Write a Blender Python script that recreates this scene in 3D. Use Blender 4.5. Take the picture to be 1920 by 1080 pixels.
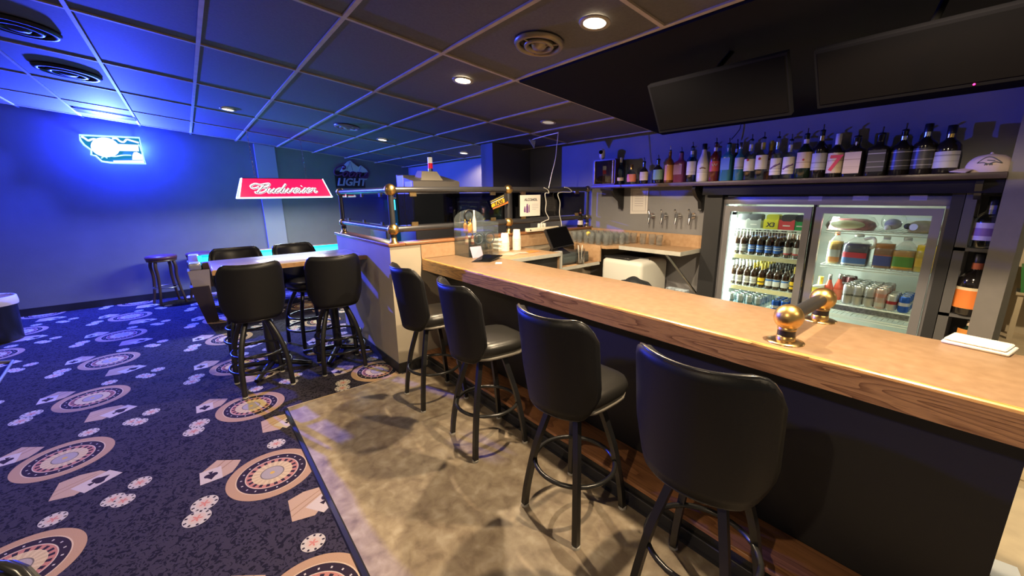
import bpy, bmesh, math, random
from mathutils import Vector, Matrix
random.seed(11)
PI = math.pi
for o in list(bpy.data.objects):
    bpy.data.objects.remove(o, do_unlink=True)
SC = bpy.context.scene
COL = SC.collection

# ------------------------------------------------------------------ camera
F, CX, CY, EYE = 751.9407, 960.0, 540.0, Vector((0, 0, 1.645))
MC = [[0.6226064, 0.7824233, -0.0132283], [0.1698703, -0.1516355, -0.9737303], [-0.7638752, 0.6040037, -0.2273197]]
cam_data = bpy.data.cameras.new('camera')
cam_data.sensor_width = 36.0
cam_data.lens = F / 1920 * 36.0
cam_data.clip_start = 0.02
cam = bpy.data.objects.new('camera', cam_data)
COL.objects.link(cam)
cam.matrix_world = Matrix(((MC[0][0], -MC[1][0], -MC[2][0], 0), (MC[0][1], -MC[1][1], -MC[2][1], 0),
                           (MC[0][2], -MC[1][2], -MC[2][2], EYE.z), (0, 0, 0, 1)))
SC.camera = cam

# ------------------------------------------------------------------ world, exposure, lights
SC.view_settings.view_transform = 'Standard'
SC.view_settings.look = 'None'
SC.view_settings.exposure = 0.12
SC.view_settings.gamma = 1.0
SC.view_settings.use_curve_mapping = False
W = bpy.data.worlds.new('dim_hall')
SC.world = W
W.use_nodes = True
W.node_tree.nodes['Background'].inputs[0].default_value = (1.0, 0.92, 0.80, 1)
W.node_tree.nodes['Background'].inputs[1].default_value = 0.155

CZ0, CS = 2.713, 0.115                       # the ceiling slopes down towards the bar's back wall
def cz(y): return CZ0 - CS * y

def lamp(kind, name, loc, energy, color, size=0.05, target=None, spot=None, size_y=None, blend=0.5):
    d = bpy.data.lights.new(name, kind)
    d.energy = energy
    d.color = color
    if kind == 'AREA':
        d.shape = 'RECTANGLE' if size_y else 'DISK'
        d.size = size
        if size_y: d.size_y = size_y
    else:
        d.shadow_soft_size = size
    if kind == 'SPOT':
        d.spot_size = spot
        d.spot_blend = blend
    o = bpy.data.objects.new(name, d)
    COL.objects.link(o)
    o.location = loc
    if target is not None:
        o.rotation_euler = (Vector(target) - Vector(loc)).to_track_quat('-Z', 'Y').to_euler()
    return o

WARM = (1.0, 0.77, 0.49)
CANS = [(-1.553, 1.797, 1.0), (-2.864, 1.811, 0.95), (-5.964, 0.545, 0.12), (-5.973, 2.366, 0.15), (-5.75, 3.60, 0.25), (-3.207, 3.041, 0.0)]
for (x, y, k) in CANS:
    if k: lamp('SPOT', 'can_and_fill_beam', (x, y, cz(y) - 0.03), 190 * k, WARM, 0.03, (x, y, 0), math.radians(158), blend=0.35)
# bar row continued, an aisle can, and unseen fill spots added behind the camera
for (x, y, k) in [(-0.24, 1.785, 1.1), (1.07, 1.77, 0.2), (-0.4, -1.4, 0.55), (-3.4, -1.6, 0.15), (1.2, 5.4, 1.0)]:
    lamp('SPOT', 'can_and_fill_beam', (x, y, cz(y) - 0.05), 190 * k, WARM, 0.03, (x, y, 0), math.radians(158), blend=0.35)
BLUE = (0.032, 0.060, 1.0)
lamp('POINT', 'neon_glow', (-8.612, -0.77, 2.39), 2400, BLUE, 0.04)
for _y, _z in ((-0.88, 2.42), (-0.66, 2.42), (-0.46, 2.42)): lamp('POINT', 'neon_back_glow', (-8.735, _y, _z), 110, (0.008, 0.022, 1.0), 0.02)
lamp('AREA', 'pool_lamp_tubes', (-7.15, 1.22, 1.66), 95, (0.80, 0.95, 1.0), 0.22, (-7.15, 1.22, 0), size_y=1.1)
lamp('AREA', 'cooler_side_fill', (-1.03, 4.09, 1.05), 8, (0.90, 1.0, 0.92), 0.03, (-0.5, 4.3, 0.95), size_y=0.9)  # fill light added behind the second door, where no tube hangs
lamp('AREA', 'cooler_tube', (-1.72, 4.08, 0.95), 34, (0.86, 1.0, 0.90), 0.05, (-0.9, 4.12, 0.95), size_y=1.2)

# ------------------------------------------------------------------ pixel -> place helpers (1920 x 1080 frame)
def ray(px, py):
    a, b = (px - CX) / F, (py - CY) / F
    return Vector([MC[0][i] * a + MC[1][i] * b + MC[2][i] for i in range(3)])
def at_x(px, py, x):
    d = ray(px, py); return EYE + d * (x / d.x)
def at_y(px, py, y):
    d = ray(px, py); return EYE + d * (y / d.y)
def at_z(px, py, z):
    d = ray(px, py); return EYE + d * ((z - EYE.z) / d.z)
def at_c(px, py):
    d = ray(px, py); return EYE + d * ((CZ0 - EYE.z) / (d.z + CS * d.y))

# ------------------------------------------------------------------ mesh builder
class MB:
    def __init__(s): s.v, s.f, s.sm = [], [], []
    def add(s, verts, faces, smooth=False):
        n = len(s.v)
        s.v += [tuple(v) for v in verts]
        s.f += [tuple(i + n for i in f) for f in faces]
        s.sm += [smooth] * len(faces)
        return s
    def hexa(s, p):                                            # 4 bottom, 4 top (both counter-clockwise)
        return s.add(p, [(3, 2, 1, 0), (4, 5, 6, 7), (0, 1, 5, 4), (1, 2, 6, 5), (2, 3, 7, 6), (3, 0, 4, 7)])
    def box(s, x0, y0, z0, x1, y1, z1):
        return s.hexa([(x0, y0, z0), (x1, y0, z0), (x1, y1, z0), (x0, y1, z0), (x0, y0, z1), (x1, y0, z1), (x1, y1, z1), (x0, y1, z1)])
    def rbox(s, x0, y0, z0, x1, y1, z1, r=0.006, seg=2):
        bm = bmesh.new()
        bmesh.ops.create_cube(bm, size=1)
        for v in bm.verts:
            v.co = Vector(((x0 + x1) / 2 + v.co.x * (x1 - x0), (y0 + y1) / 2 + v.co.y * (y1 - y0), (z0 + z1) / 2 + v.co.z * (z1 - z0)))
        bmesh.ops.bevel(bm, geom=list(bm.edges) + list(bm.verts), offset=r, segments=seg, affect='EDGES', profile=0.5)
        bm.verts.index_update()
        s.add([v.co for v in bm.verts], [[v.index for v in f.verts] for f in bm.faces], seg > 1)
        bm.free()
        return s
    def prism(s, poly, a, b):                                  # poly: 2-D, extruded from frame a to frame b: functions (u, v) -> point
        n = len(poly)
        area = sum(poly[i][0] * poly[(i + 1) % n][1] - poly[(i + 1) % n][0] * poly[i][1] for i in range(n))
        if area < 0: poly = poly[::-1]
        vs = [a(*p) for p in poly] + [b(*p) for p in poly]
        fs = [tuple(range(n - 1, -1, -1)), tuple(range(n, 2 * n))] + [(i, (i + 1) % n, n + (i + 1) % n, n + i) for i in range(n)]
        return s.add(vs, fs)
    def tube(s, path, r, seg=8, closed=False, flat=None):
        P = [Vector(p) for p in path]
        n = len(P)
        rr = r if isinstance(r, (list, tuple)) else [r] * n
        T = []
        for i in range(n):
            a = P[(i - 1) % n] if (closed or i > 0) else P[i]
            b = P[(i + 1) % n] if (closed or i < n - 1) else P[i]
            t = (b - a)
            T.append(t.normalized() if t.length > 1e-9 else Vector((0, 0, 1)))
        up = Vector((0, 0, 1)) if abs(T[0].z) < 0.9 else Vector((1, 0, 0))
        nrm = (up - T[0] * up.dot(T[0])).normalized()
        vs = []
        for i in range(n):
            nrm = (nrm - T[i] * nrm.dot(T[i]))
            nrm = nrm.normalized() if nrm.length > 1e-6 else T[i].orthogonal().normalized()
            bi = T[i].cross(nrm)
            for k in range(seg):
                a = 2 * PI * (k + (0.5 if seg == 4 else 0)) / seg
                d = (nrm * math.cos(a) + bi * math.sin(a)) * rr[i]
                if flat is not None: d = d - flat * (d.dot(flat) * 0.75)
                vs.append(P[i] + d)
        fs = []
        for i in range(n if closed else n - 1):
            j = (i + 1) % n
            for k in range(seg):
                l = (k + 1) % seg
                fs.append((i * seg + k, i * seg + l, j * seg + l, j * seg + k))
        s.add(vs, fs, seg > 4)
        if not closed:
            s.add(vs[:seg], [tuple(range(seg - 1, -1, -1))])
            s.add(vs[-seg:], [tuple(range(seg))])
        return s
    def cyl(s, p0, p1, r, seg=12): return s.tube([p0, p1], r, seg)
    def lathe(s, prof, c=(0, 0, 0), seg=16, sq=None, sx=1.0, sy=1.0, a0=0.0, a1=2 * PI, cap=True):
        full = abs(a1 - a0 - 2 * PI) < 1e-6
        m = seg if full else seg + 1
        vs = []
        for (r, z) in prof:
            for k in range(m):
                a = a0 + (a1 - a0) * k / seg
                ca, sa = math.cos(a), math.sin(a)
                q = 1.0 if not sq else 1.0 / (abs(ca) ** sq + abs(sa) ** sq) ** (1 / sq)
                vs.append((c[0] + r * q * ca * sx, c[1] + r * q * sa * sy, c[2] + z))
        fs = []
        for i in range(len(prof) - 1):
            for k in range(seg):
                l = (k + 1) % m if full else k + 1
                fs.append((i * m + k, i * m + l, (i + 1) * m + l, (i + 1) * m + k))
        s.add(vs, fs, True)
        if full and cap:
            if prof[0][0] > 1e-5: s.add(vs[:m], [tuple(range(m - 1, -1, -1))])
            if prof[-1][0] > 1e-5: s.add(vs[-m:], [tuple(range(m))])
        return s
    def sphere(s, c, r, seg=14, rings=9, sz=1.0):
        prof = [(max(1e-4, r * math.sin(PI * i / rings)), -r * sz * math.cos(PI * i / rings)) for i in range(rings + 1)]
        return s.lathe(prof, c, seg)
    def mesh(s, name, m=None):
        me = bpy.data.meshes.new(name)
        me.from_pydata(s.v, [], s.f)
        me.polygons.foreach_set('use_smooth', s.sm)
        if m: me.materials.append(m)
        me.update()
        return me
    def build(s, name, m, parent=None, loc=None):
        o = bpy.data.objects.new(name, s.mesh(name, m))
        COL.objects.link(o)
        if parent: o.parent = parent
        if loc: o.location = loc
        return o

def tag(o, label=None, cat=None, group=None, kind=None):
    if label: o['label'] = label
    if cat: o['category'] = cat
    if group: o['group'] = group
    if kind: o['kind'] = kind
    return o
def thing(name, label, cat, loc=(0, 0, 0), rz=0.0, group=None):
    o = bpy.data.objects.new(name, None)
    COL.objects.link(o)
    o.empty_display_size = 0.1
    o.location = loc
    o.rotation_euler = (0, 0, rz)
    return tag(o, label, cat, group)
def struct(o): o['kind'] = 'structure'; return o
KIDS = {}
def kids_of(o):
    return [c for c in o.children]
def dup(root, loc, rz=None, label=None, group=None):
    r = root.copy(); COL.objects.link(r)
    r.location = loc
    if rz is not None: r.rotation_euler = (0, 0, rz)
    if label: r['label'] = label
    if group: r['group'] = group
    for ch in TREE[root]:
        c = ch.copy(); COL.objects.link(c); c.parent = r
        for g in TREE.get(ch, []):
            d = g.copy(); COL.objects.link(d); d.parent = c
    return r
TREE = {}
def remember(root):
    TREE[root] = [o for o in COL.objects if o.parent == root]
    for ch in TREE[root]: TREE[ch] = [o for o in COL.objects if o.parent == ch]
    return root

# ------------------------------------------------------------------ materials
MATS = {}
def lin(c):                                                     # sRGB 0-255 -> linear
    return tuple((x / 255 / 12.92) if x / 255 <= 0.04045 else ((x / 255 + 0.055) / 1.055) ** 2.4 for x in c)
def mat(name, color, rough=0.5, metal=0.0, emit=None, estr=0.0, spec=0.5, var=0.0, scale=20.0, bump=0.0, coat=0.0, bscale=None):
    if name in MATS: return MATS[name]
    m = bpy.data.materials.new(name); m.use_nodes = True
    nt = m.node_tree; b = nt.nodes['Principled BSDF']
    b.inputs['Base Color'].default_value = (*color, 1)
    b.inputs['Roughness'].default_value = rough
    b.inputs['Metallic'].default_value = metal
    b.inputs['Specular IOR Level'].default_value = spec
    b.inputs['Coat Weight'].default_value = coat
    b.inputs['Coat Roughness'].default_value = 0.08
    if emit:
        b.inputs['Emission Color'].default_value = (*emit, 1)
        b.inputs['Emission Strength'].default_value = estr
    if var or bump:
        tc = nt.nodes.new('ShaderNodeTexCoord')
        n = nt.nodes.new('ShaderNodeTexNoise')
        n.inputs['Scale'].default_value = scale
        n.inputs['Detail'].default_value = 4
        nt.links.new(tc.outputs['Object'], n.inputs['Vector'])
        if var:
            mr = nt.nodes.new('ShaderNodeMapRange')
            mr.inputs['From Min'].default_value = 0.3; mr.inputs['From Max'].default_value = 0.7
            mr.inputs['To Min'].default_value = 1 - var; mr.inputs['To Max'].default_value = 1 + var
            nt.links.new(n.outputs['Fac'], mr.inputs['Value'])
            mx = nt.nodes.new('ShaderNodeVectorMath'); mx.operation = 'SCALE'
            mx.inputs[0].default_value = color
            nt.links.new(mr.outputs[0], mx.inputs['Scale'])
            nt.links.new(mx.outputs[0], b.inputs['Base Color'])
        if bump:
            n2 = n
            if bscale:
                n2 = nt.nodes.new('ShaderNodeTexNoise'); n2.inputs['Scale'].default_value = bscale
                nt.links.new(tc.outputs['Object'], n2.inputs['Vector'])
            bp = nt.nodes.new('ShaderNodeBump'); bp.inputs['Strength'].default_value = bump
            bp.inputs['Distance'].default_value = 0.004
            nt.links.new(n2.outputs['Fac'], bp.inputs['Height'])
            nt.links.new(bp.outputs[0], b.inputs['Normal'])
    MATS[name] = m
    return m
def glass(name, tint, refl=0.1, rough=0.03, haze=0.0):           # thin clear or smoked glass
    if name in MATS: return MATS[name]
    m = bpy.data.materials.new(name); m.use_nodes = True
    nt = m.node_tree; nt.nodes.remove(nt.nodes['Principled BSDF'])
    out = nt.nodes['Material Output']
    t = nt.nodes.new('ShaderNodeBsdfTransparent'); t.inputs[0].default_value = (*tint, 1)
    g = nt.nodes.new('ShaderNodeBsdfGlossy'); g.inputs['Roughness'].default_value = rough
    fr = nt.nodes.new('ShaderNodeLayerWeight'); fr.inputs['Blend'].default_value = 0.5
    mr = nt.nodes.new('ShaderNodeMath'); mr.operation = 'POWER'; mr.inputs[1].default_value = 4.0
    nt.links.new(fr.outputs['Facing'], mr.inputs[0])
    ma = nt.nodes.new('ShaderNodeMath'); ma.operation = 'MULTIPLY_ADD'; ma.inputs[1].default_value = 1 - refl; ma.inputs[2].default_value = refl
    nt.links.new(mr.outputs[0], ma.inputs[0])
    mx = nt.nodes.new('ShaderNodeMixShader')
    nt.links.new(ma.outputs[0], mx.inputs[0])
    if haze:
        df = nt.nodes.new('ShaderNodeBsdfDiffuse'); df.inputs[0].default_value = (.7, .8, .85, 1)
        mh = nt.nodes.new('ShaderNodeMixShader'); mh.inputs[0].default_value = haze
        nt.links.new(t.outputs[0], mh.inputs[1]); nt.links.new(df.outputs[0], mh.inputs[2])
        nt.links.new(mh.outputs[0], mx.inputs[1])
    else: nt.links.new(t.outputs[0], mx.inputs[1])
    nt.links.new(g.outputs[0], mx.inputs[2])
    nt.links.new(mx.outputs[0], out.inputs[0])
    MATS[name] = m
    return m
def bands(name, base, rows, rough=0.4, metal=0.0):              # print in bands of object height: rows of (z0, z1, colour)
    if name in MATS: return MATS[name]
    m = bpy.data.materials.new(name); m.use_nodes = True
    nt = m.node_tree; b = nt.nodes['Principled BSDF']
    b.inputs['Roughness'].default_value = rough; b.inputs['Metallic'].default_value = metal
    tc = nt.nodes.new('ShaderNodeTexCoord'); sp = nt.nodes.new('ShaderNodeSeparateXYZ')
    nt.links.new(tc.outputs['Object'], sp.inputs[0])
    prev = None
    for (z0, z1, c) in rows:
        a = nt.nodes.new('ShaderNodeMath'); a.operation = 'COMPARE'
        a.inputs[1].default_value = (z0 + z1) / 2; a.inputs[2].default_value = (z1 - z0) / 2
        nt.links.new(sp.outputs[2], a.inputs[0])
        x = nt.nodes.new('ShaderNodeMix'); x.data_type = 'RGBA'
        nt.links.new(a.outputs[0], x.inputs[0])
        if prev is None: x.inputs[6].default_value = (*base, 1)
        else: nt.links.new(prev, x.inputs[6])
        x.inputs[7].default_value = (*c, 1)
        prev = x.outputs[2]
    nt.links.new(prev, b.inputs['Base Color'])
    MATS[name] = m
    return m

class Nodes:                                                    # tiny math-node compiler for the printed carpet
    def __init__(s, nt): s.nt = nt
    def m(s, op, *a):
        n = s.nt.nodes.new('ShaderNodeMath'); n.operation = op
        for i, x in enumerate(a):
            if isinstance(x, (int, float)): n.inputs[i].default_value = x
            else: s.nt.links.new(x, n.inputs[i])
        return n.outputs[0]
    def over(s, base, mask, col):
        n = s.nt.nodes.new('ShaderNodeMix'); n.data_type = 'RGBA'
        s.nt.links.new(mask, n.inputs[0])
        if isinstance(base, tuple): n.inputs[6].default_value = (*base, 1)
        else: s.nt.links.new(base, n.inputs[6])
        if isinstance(col, tuple): n.inputs[7].default_value = (*col, 1)
        else: s.nt.links.new(col, n.inputs[7])
        return n.outputs[2]
    def poly(s, u, v, pts):
        n = len(pts)
        ar = sum(pts[i][0] * pts[(i + 1) % n][1] - pts[(i + 1) % n][0] * pts[i][1] for i in range(n))
        if ar < 0: pts = pts[::-1]
        r = None
        for i in range(n):
            (x0, y0), (x1, y1) = pts[i], pts[(i + 1) % n]
            L = math.hypot(x1 - x0, y1 - y0)
            a, b = -(y1 - y0) / L, (x1 - x0) / L
            e = s.m('MULTIPLY_ADD', u, a, s.m('MULTIPLY_ADD', v, b, -(a * x0 + b * y0)))
            r = e if r is None else s.m('MINIMUM', r, e)
        return s.m('GREATER_THAN', r, 0.0)
    def length(s, u, v): return s.m('SQRT', s.m('MULTIPLY_ADD', u, u, s.m('MULTIPLY', v, v)))

def carpet_material():
    m = bpy.data.materials.new('casino_carpet'); m.use_nodes = True
    nt = m.node_tree; N = Nodes(nt); b = nt.nodes['Principled BSDF']
    b.inputs['Roughness'].default_value = 0.95; b.inputs['Specular IOR Level'].default_value = 0.1
    tc = nt.nodes.new('ShaderNodeTexCoord'); sp = nt.nodes.new('ShaderNodeSeparateXYZ')
    nt.links.new(tc.outputs['Object'], sp.inputs[0])
    x, y = sp.outputs[0], sp.outputs[1]
    PX, PY, X0, Y0 = 1.038, 1.040, -2.608, 0.165
    def local(cx, cy):
        return (N.m('WRAP', N.m('SUBTRACT', x, X0 + cx), PX / 2, -PX / 2), N.m('WRAP', N.m('SUBTRACT', y, Y0 + cy), PY / 2, -PY / 2))
    no = nt.nodes.new('ShaderNodeTexNoise'); no.inputs['Scale'].default_value = 34; no.inputs['Detail'].default_value = 2
    no.inputs['Distortion'].default_value = 1.6
    nt.links.new(tc.outputs['Object'], no.inputs['Vector'])
    col = N.over((0.040, 0.034, 0.046), N.m('GREATER_THAN', no.outputs['Fac'], 0.545), (0.013, 0.011, 0.015))
    CREAM, PINK, TAN, INK = (0.50, 0.43, 0.36), (0.50, 0.30, 0.22), (0.40, 0.255, 0.145), (0.030, 0.020, 0.026)
    # fanned playing cards with an ace on top
    u, v = local(0.43, 0.16)
    sh = lambda P: [(a - 0.43, c - 0.16) for a, c in P]
    col = N.over(col, N.poly(u, v, sh([(.507, .016), (.535, .12), (.40, .262), (.325, .205), (.305, .111), (.327, .028)])), (0.44, 0.31, 0.20))
    for k in ((.465, .02, .37, .20), (.42, .022, .345, .19)):
        a = N.poly(u, v, sh([(k[0], k[1]), (k[0] + .006, k[1]), (k[2] + .006, k[3]), (k[2], k[3])]))
        col = N.over(col, a, (0.30, 0.19, 0.11))
    col = N.over(col, N.poly(u, v, sh([(.444, .092), (.355, .249), (.441, .315), (.544, .162)])), CREAM)
    def spade(col, u, v, cx, cy, dx, dy, r):
        for sgn in (1, -1):
            px, py = cx - dy * r * .62 * sgn, cy + dx * r * .62 * sgn
            col = N.over(col, N.m('LESS_THAN', N.length(N.m('SUBTRACT', u, px), N.m('SUBTRACT', v, py)), r * .72), INK)
        tri = [(cx + dx * r * 1.9, cy + dy * r * 1.9), (cx - dy * r * 1.25, cy + dx * r * 1.25), (cx + dy * r * 1.25, cy - dx * r * 1.25)]
        col = N.over(col, N.poly(u, v, tri), INK)
        st = [(cx, cy), (cx - dx * r * 1.5 - dy * r * .5, cy - dy * r * 1.5 + dx * r * .5), (cx - dx * r * 1.5 + dy * r * .5, cy - dy * r * 1.5 - dx * r * .5)]
        return N.over(col, N.poly(u, v, st), INK)
    col = spade(col, u, v, .445 - .43, .208 - .16, -.5, .86, .030)
    u, v = local(-0.25, -0.24)
    sh = lambda P: [(a + 0.25, c + 0.24) for a, c in P]
    col = N.over(col, N.poly(u, v, sh([(-.364, -.26), (-.271, -.138), (-.214, -.163), (-.165, -.192), (-.146, -.24), (-.277, -.34)])), (0.44, 0.31, 0.20))
    for k in ((-.335, -.222, -.255, -.29), (-.305, -.182, -.225, -.27)):
        col = N.over(col, N.poly(u, v, sh([(k[0], k[1]), (k[0] + .006, k[1] + .006), (k[2] + .006, k[3] + .006), (k[2], k[3])])), (0.30, 0.19, 0.11))
    col = N.over(col, N.poly(u, v, sh([(-.279, -.352), (-.279, -.242), (-.143, -.242), (-.141, -.351)])), CREAM)
    col = spade(col, u, v, -.212 + .25, -.297 + .24, 1, 0, .026)
    # poker chips
    for (cx, cy, cr) in ((.716, .070, .055), (.632, .408, .054), (.722, .300, .052), (.769, .346, .052), (.052, -.336, .063), (.158, -.372, .063)):
        u, v = local(cx, cy)
        r = N.m('MULTIPLY', N.length(u, v), .064 / cr)
        ang = N.m('ARCTAN2', v, u)
        col = N.over(col, N.m('LESS_THAN', r, .064), (0.48, 0.44, 0.36))
        dash = N.m('MULTIPLY', N.m('GREATER_THAN', N.m('COSINE', N.m('MULTIPLY', ang, 9.0)), .55), N.m('COMPARE', r, .053, .007))
        col = N.over(col, dash, INK)
        col = N.over(col, N.m('LESS_THAN', r, .039), (0.50, 0.40, 0.31))
        star = N.m('LESS_THAN', r, N.m('MULTIPLY_ADD', N.m('COSINE', N.m('MULTIPLY', ang, 5.0)), .010, .017))
        col = N.over(col, star, (0.50, 0.20, 0.15))
    # roulette wheel
    u, v = local(0, 0)
    r = N.m('DIVIDE', N.length(u, v), .238)
    ang = N.m('ARCTAN2', v, u)
    for (rad, c) in ((1.0, TAN), (.80, (0.55, 0.42, 0.26)), (.775, INK), (.60, (0.55, 0.45, 0.32)), (.58, (0.42, 0.18, 0.13)), (.46, (0.56, 0.44, 0.24)), (.27, (0.16, 0.13, 0.10)), (.245, (0.34, 0.30, 0.26)), (.055, (0.55, 0.36, 0.08))):
        col = N.over(col, N.m('LESS_THAN', r, rad), c)
    dots = N.m('MULTIPLY', N.m('GREATER_THAN', N.m('COSINE', N.m('MULTIPLY', ang, 18.0)), .90), N.m('COMPARE', r, .68, .022))
    col = N.over(col, dots, (0.5, 0.46, 0.40))
    pock = N.m('MULTIPLY', N.m('GREATER_THAN', N.m('COSINE', N.m('MULTIPLY', ang, 19.0)), .1), N.m('COMPARE', r, .50, .048))
    col = N.over(col, pock, INK)
    seg = N.m('MULTIPLY', N.m('GREATER_THAN', N.m('COSINE', N.m('MULTIPLY', ang, 19.0)), .0), N.m('COMPARE', r, .36, .08))
    col = N.over(col, seg, (0.48, 0.37, 0.20))
    pile = nt.nodes.new('ShaderNodeTexNoise'); pile.inputs['Scale'].default_value = 420
    nt.links.new(tc.outputs['Object'], pile.inputs['Vector'])
    mr = nt.nodes.new('ShaderNodeMapRange'); mr.inputs['From Min'].default_value = .3; mr.inputs['From Max'].default_value = .7
    mr.inputs['To Min'].default_value = .75; mr.inputs['To Max'].default_value = 1.25
    nt.links.new(pile.outputs['Fac'], mr.inputs[0])
    vm = nt.nodes.new('ShaderNodeVectorMath'); vm.operation = 'SCALE'
    nt.links.new(col, vm.inputs[0]); nt.links.new(mr.outputs[0], vm.inputs['Scale'])
    nt.links.new(vm.outputs[0], b.inputs['Base Color'])
    return m

def ramp_noise(name, stops, scale, detail=5, rough=0.5, stretch=(1, 1, 1), distort=0.0, coat=0.0, spec=0.5):
    m = bpy.data.materials.new(name); m.use_nodes = True
    nt = m.node_tree; b = nt.nodes['Principled BSDF']
    b.inputs['Roughness'].default_value = rough; b.inputs['Coat Weight'].default_value = coat; b.inputs['Specular IOR Level'].default_value = spec
    tc = nt.nodes.new('ShaderNodeTexCoord'); mp = nt.nodes.new('ShaderNodeMapping'); mp.inputs['Scale'].default_value = stretch
    n = nt.nodes.new('ShaderNodeTexNoise'); n.inputs['Scale'].default_value = scale; n.inputs['Detail'].default_value = detail
    n.inputs['Distortion'].default_value = distort
    r = nt.nodes.new('ShaderNodeValToRGB')
    while len(r.color_ramp.elements) < len(stops): r.color_ramp.elements.new(0.5)
    for e, (p, c) in zip(r.color_ramp.elements, stops): e.position = p; e.color = (*c, 1)
    nt.links.new(tc.outputs['Object'], mp.inputs[0]); nt.links.new(mp.outputs[0], n.inputs['Vector'])
    nt.links.new(n.outputs['Fac'], r.inputs[0]); nt.links.new(r.outputs[0], b.inputs['Base Color'])
    MATS[name] = m
    return m
def oak_material(name='oak', stretch=(0.55, 6, 7), light=(0.74, 0.385, 0.10), dark=(0.19, 0.07, 0.018), rough=0.32):
    m = bpy.data.materials.new(name); m.use_nodes = True
    nt = m.node_tree; b = nt.nodes['Principled BSDF']
    b.inputs['Roughness'].default_value = rough; b.inputs['Coat Weight'].default_value = 0.25; b.inputs['Coat Roughness'].default_value = 0.2
    tc = nt.nodes.new('ShaderNodeTexCoord'); mp = nt.nodes.new('ShaderNodeMapping'); mp.inputs['Scale'].default_value = stretch
    n = nt.nodes.new('ShaderNodeTexNoise'); n.inputs['Scale'].default_value = 1.7; n.inputs['Detail'].default_value = 1.5; n.inputs['Distortion'].default_value = 0.35
    k = Nodes(nt)
    nt.links.new(tc.outputs['Object'], mp.inputs[0]); nt.links.new(mp.outputs[0], n.inputs['Vector'])
    ringv = k.m('FRACT', k.m('MULTIPLY', n.outputs['Fac'], 10.0))
    ringv = k.m('POWER', ringv, 3.0)
    n2 = nt.nodes.new('ShaderNodeTexNoise'); n2.inputs['Scale'].default_value = 9; n2.inputs['Detail'].default_value = 6
    mp2 = nt.nodes.new('ShaderNodeMapping'); mp2.inputs['Scale'].default_value = (stretch[0] * 2, stretch[1] * 4, stretch[2] * 4)
    nt.links.new(tc.outputs['Object'], mp2.inputs[0]); nt.links.new(mp2.outputs[0], n2.inputs['Vector'])
    fine = k.m('GREATER_THAN', n2.outputs['Fac'], 0.56)
    f = k.m('MINIMUM', k.m('ADD', k.m('MULTIPLY', ringv, .75), k.m('MULTIPLY', fine, .25)), 1.0)
    nt.links.new(k.over(light, f, dark), b.inputs['Base Color'])
    MATS[name] = m
    return m

wall_paint = mat('grey_wall_paint', (0.185, 0.185, 0.20), 0.7, var=0.06, scale=3, bump=0.15, bscale=90)
far_wall_paint = mat('far_wall_paint', (0.18, 0.185, 0.195), 0.7, var=0.06, scale=3, bump=0.15, bscale=90)
tile_black = mat('black_ceiling_tile', (0.080, 0.074, 0.075), 0.75, var=0.12, scale=60, bump=0.2)
bar_tan = mat('tan_ceiling_bar', (0.36, 0.30, 0.22), 0.6, var=0.15, scale=9)
black_base = mat('black_baseboard', (0.012, 0.012, 0.014), 0.5)
vinyl = mat('black_vinyl', (0.008, 0.008, 0.009), 0.46, spec=0.32, bump=0.12, scale=160)
vinyl_in = mat('black_vinyl_seat', (0.016, 0.015, 0.014), 0.34, bump=0.12, scale=120)
piping = mat('black_piping', (0.02, 0.02, 0.022), 0.25)
black_metal = mat('black_tube', (0.012, 0.012, 0.013), 0.35, spec=0.6)
ring_metal = mat('worn_ring', (0.05, 0.05, 0.05), 0.28, 0.6)
glide = mat('pale_glide', (0.55, 0.52, 0.46), 0.5)
brass = mat('brass', (0.70, 0.46, 0.17), 0.34, 1.0)
old_brass = mat('worn_brass', (0.62, 0.43, 0.20), 0.30, 1.0, var=0.25, scale=30)
chrome = mat('chrome', (0.75, 0.75, 0.75), 0.12, 1.0)
steel = mat('brushed_steel', (0.42, 0.42, 0.44), 0.33, 1.0)
gunmetal = mat('gunmetal_rail', (0.10, 0.10, 0.11), 0.30, 0.7)
beige = mat('beige_panel', (0.46, 0.40, 0.31), 0.6, var=0.05, scale=5)
white_plastic = mat('white_plastic', (0.75, 0.74, 0.70), 0.4)
black_plastic = mat('black_plastic', (0.014, 0.014, 0.016), 0.35)
screen = mat('dark_screen', (0.0025, 0.0025, 0.003), 0.14, spec=0.03)
laminate = ramp_noise('tan_laminate', [(0.3, (0.235, 0.145, 0.082)), (0.55, (0.272, 0.172, 0.10)), (0.75, (0.30, 0.195, 0.115))], 26, 6, 0.42)
counter_lam = ramp_noise('worn_counter_laminate', [(0.3, (0.36, 0.22, 0.12)), (0.7, (0.44, 0.29, 0.17))], 30, 5, 0.4)
lino = ramp_noise('mottled_linoleum', [(0.28, (0.17, 0.125, 0.085)), (0.42, (0.245, 0.188, 0.13)), (0.54, (0.30, 0.238, 0.165)), (0.66, (0.37, 0.305, 0.225)), (0.82, (0.42, 0.36, 0.27))], 13, 12, 0.5, distort=0.4)
oak = oak_material('oak', (.85, 7, 8))
oak_step = oak_material('oak_step', (0.55, 5, 5), (0.42, 0.185, 0.075), (0.19, 0.075, 0.03), 0.45)
cap_wood = oak_material('cap_wood', (4, .5, 6), (0.30, 0.13, 0.05), (0.16, 0.06, 0.025), 0.35)
cap_wood_x = oak_material('cap_wood_long', (.5, 4, 6), (0.30, 0.13, 0.05), (0.16, 0.06, 0.025), 0.35)
paper = mat('white_paper', (0.80, 0.78, 0.74), 0.7)
ink = mat('black_ink', (0.02, 0.02, 0.02), 0.7)
smoked = glass('smoked_glass', (0.13, 0.13, 0.16), 0.06)
clear = glass('clear_glass', (0.985, 0.99, 0.99), 0.07, 0.015)
door_glass = glass('cooler_glass', (0.90, 0.94, 0.92), 0.04)
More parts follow.
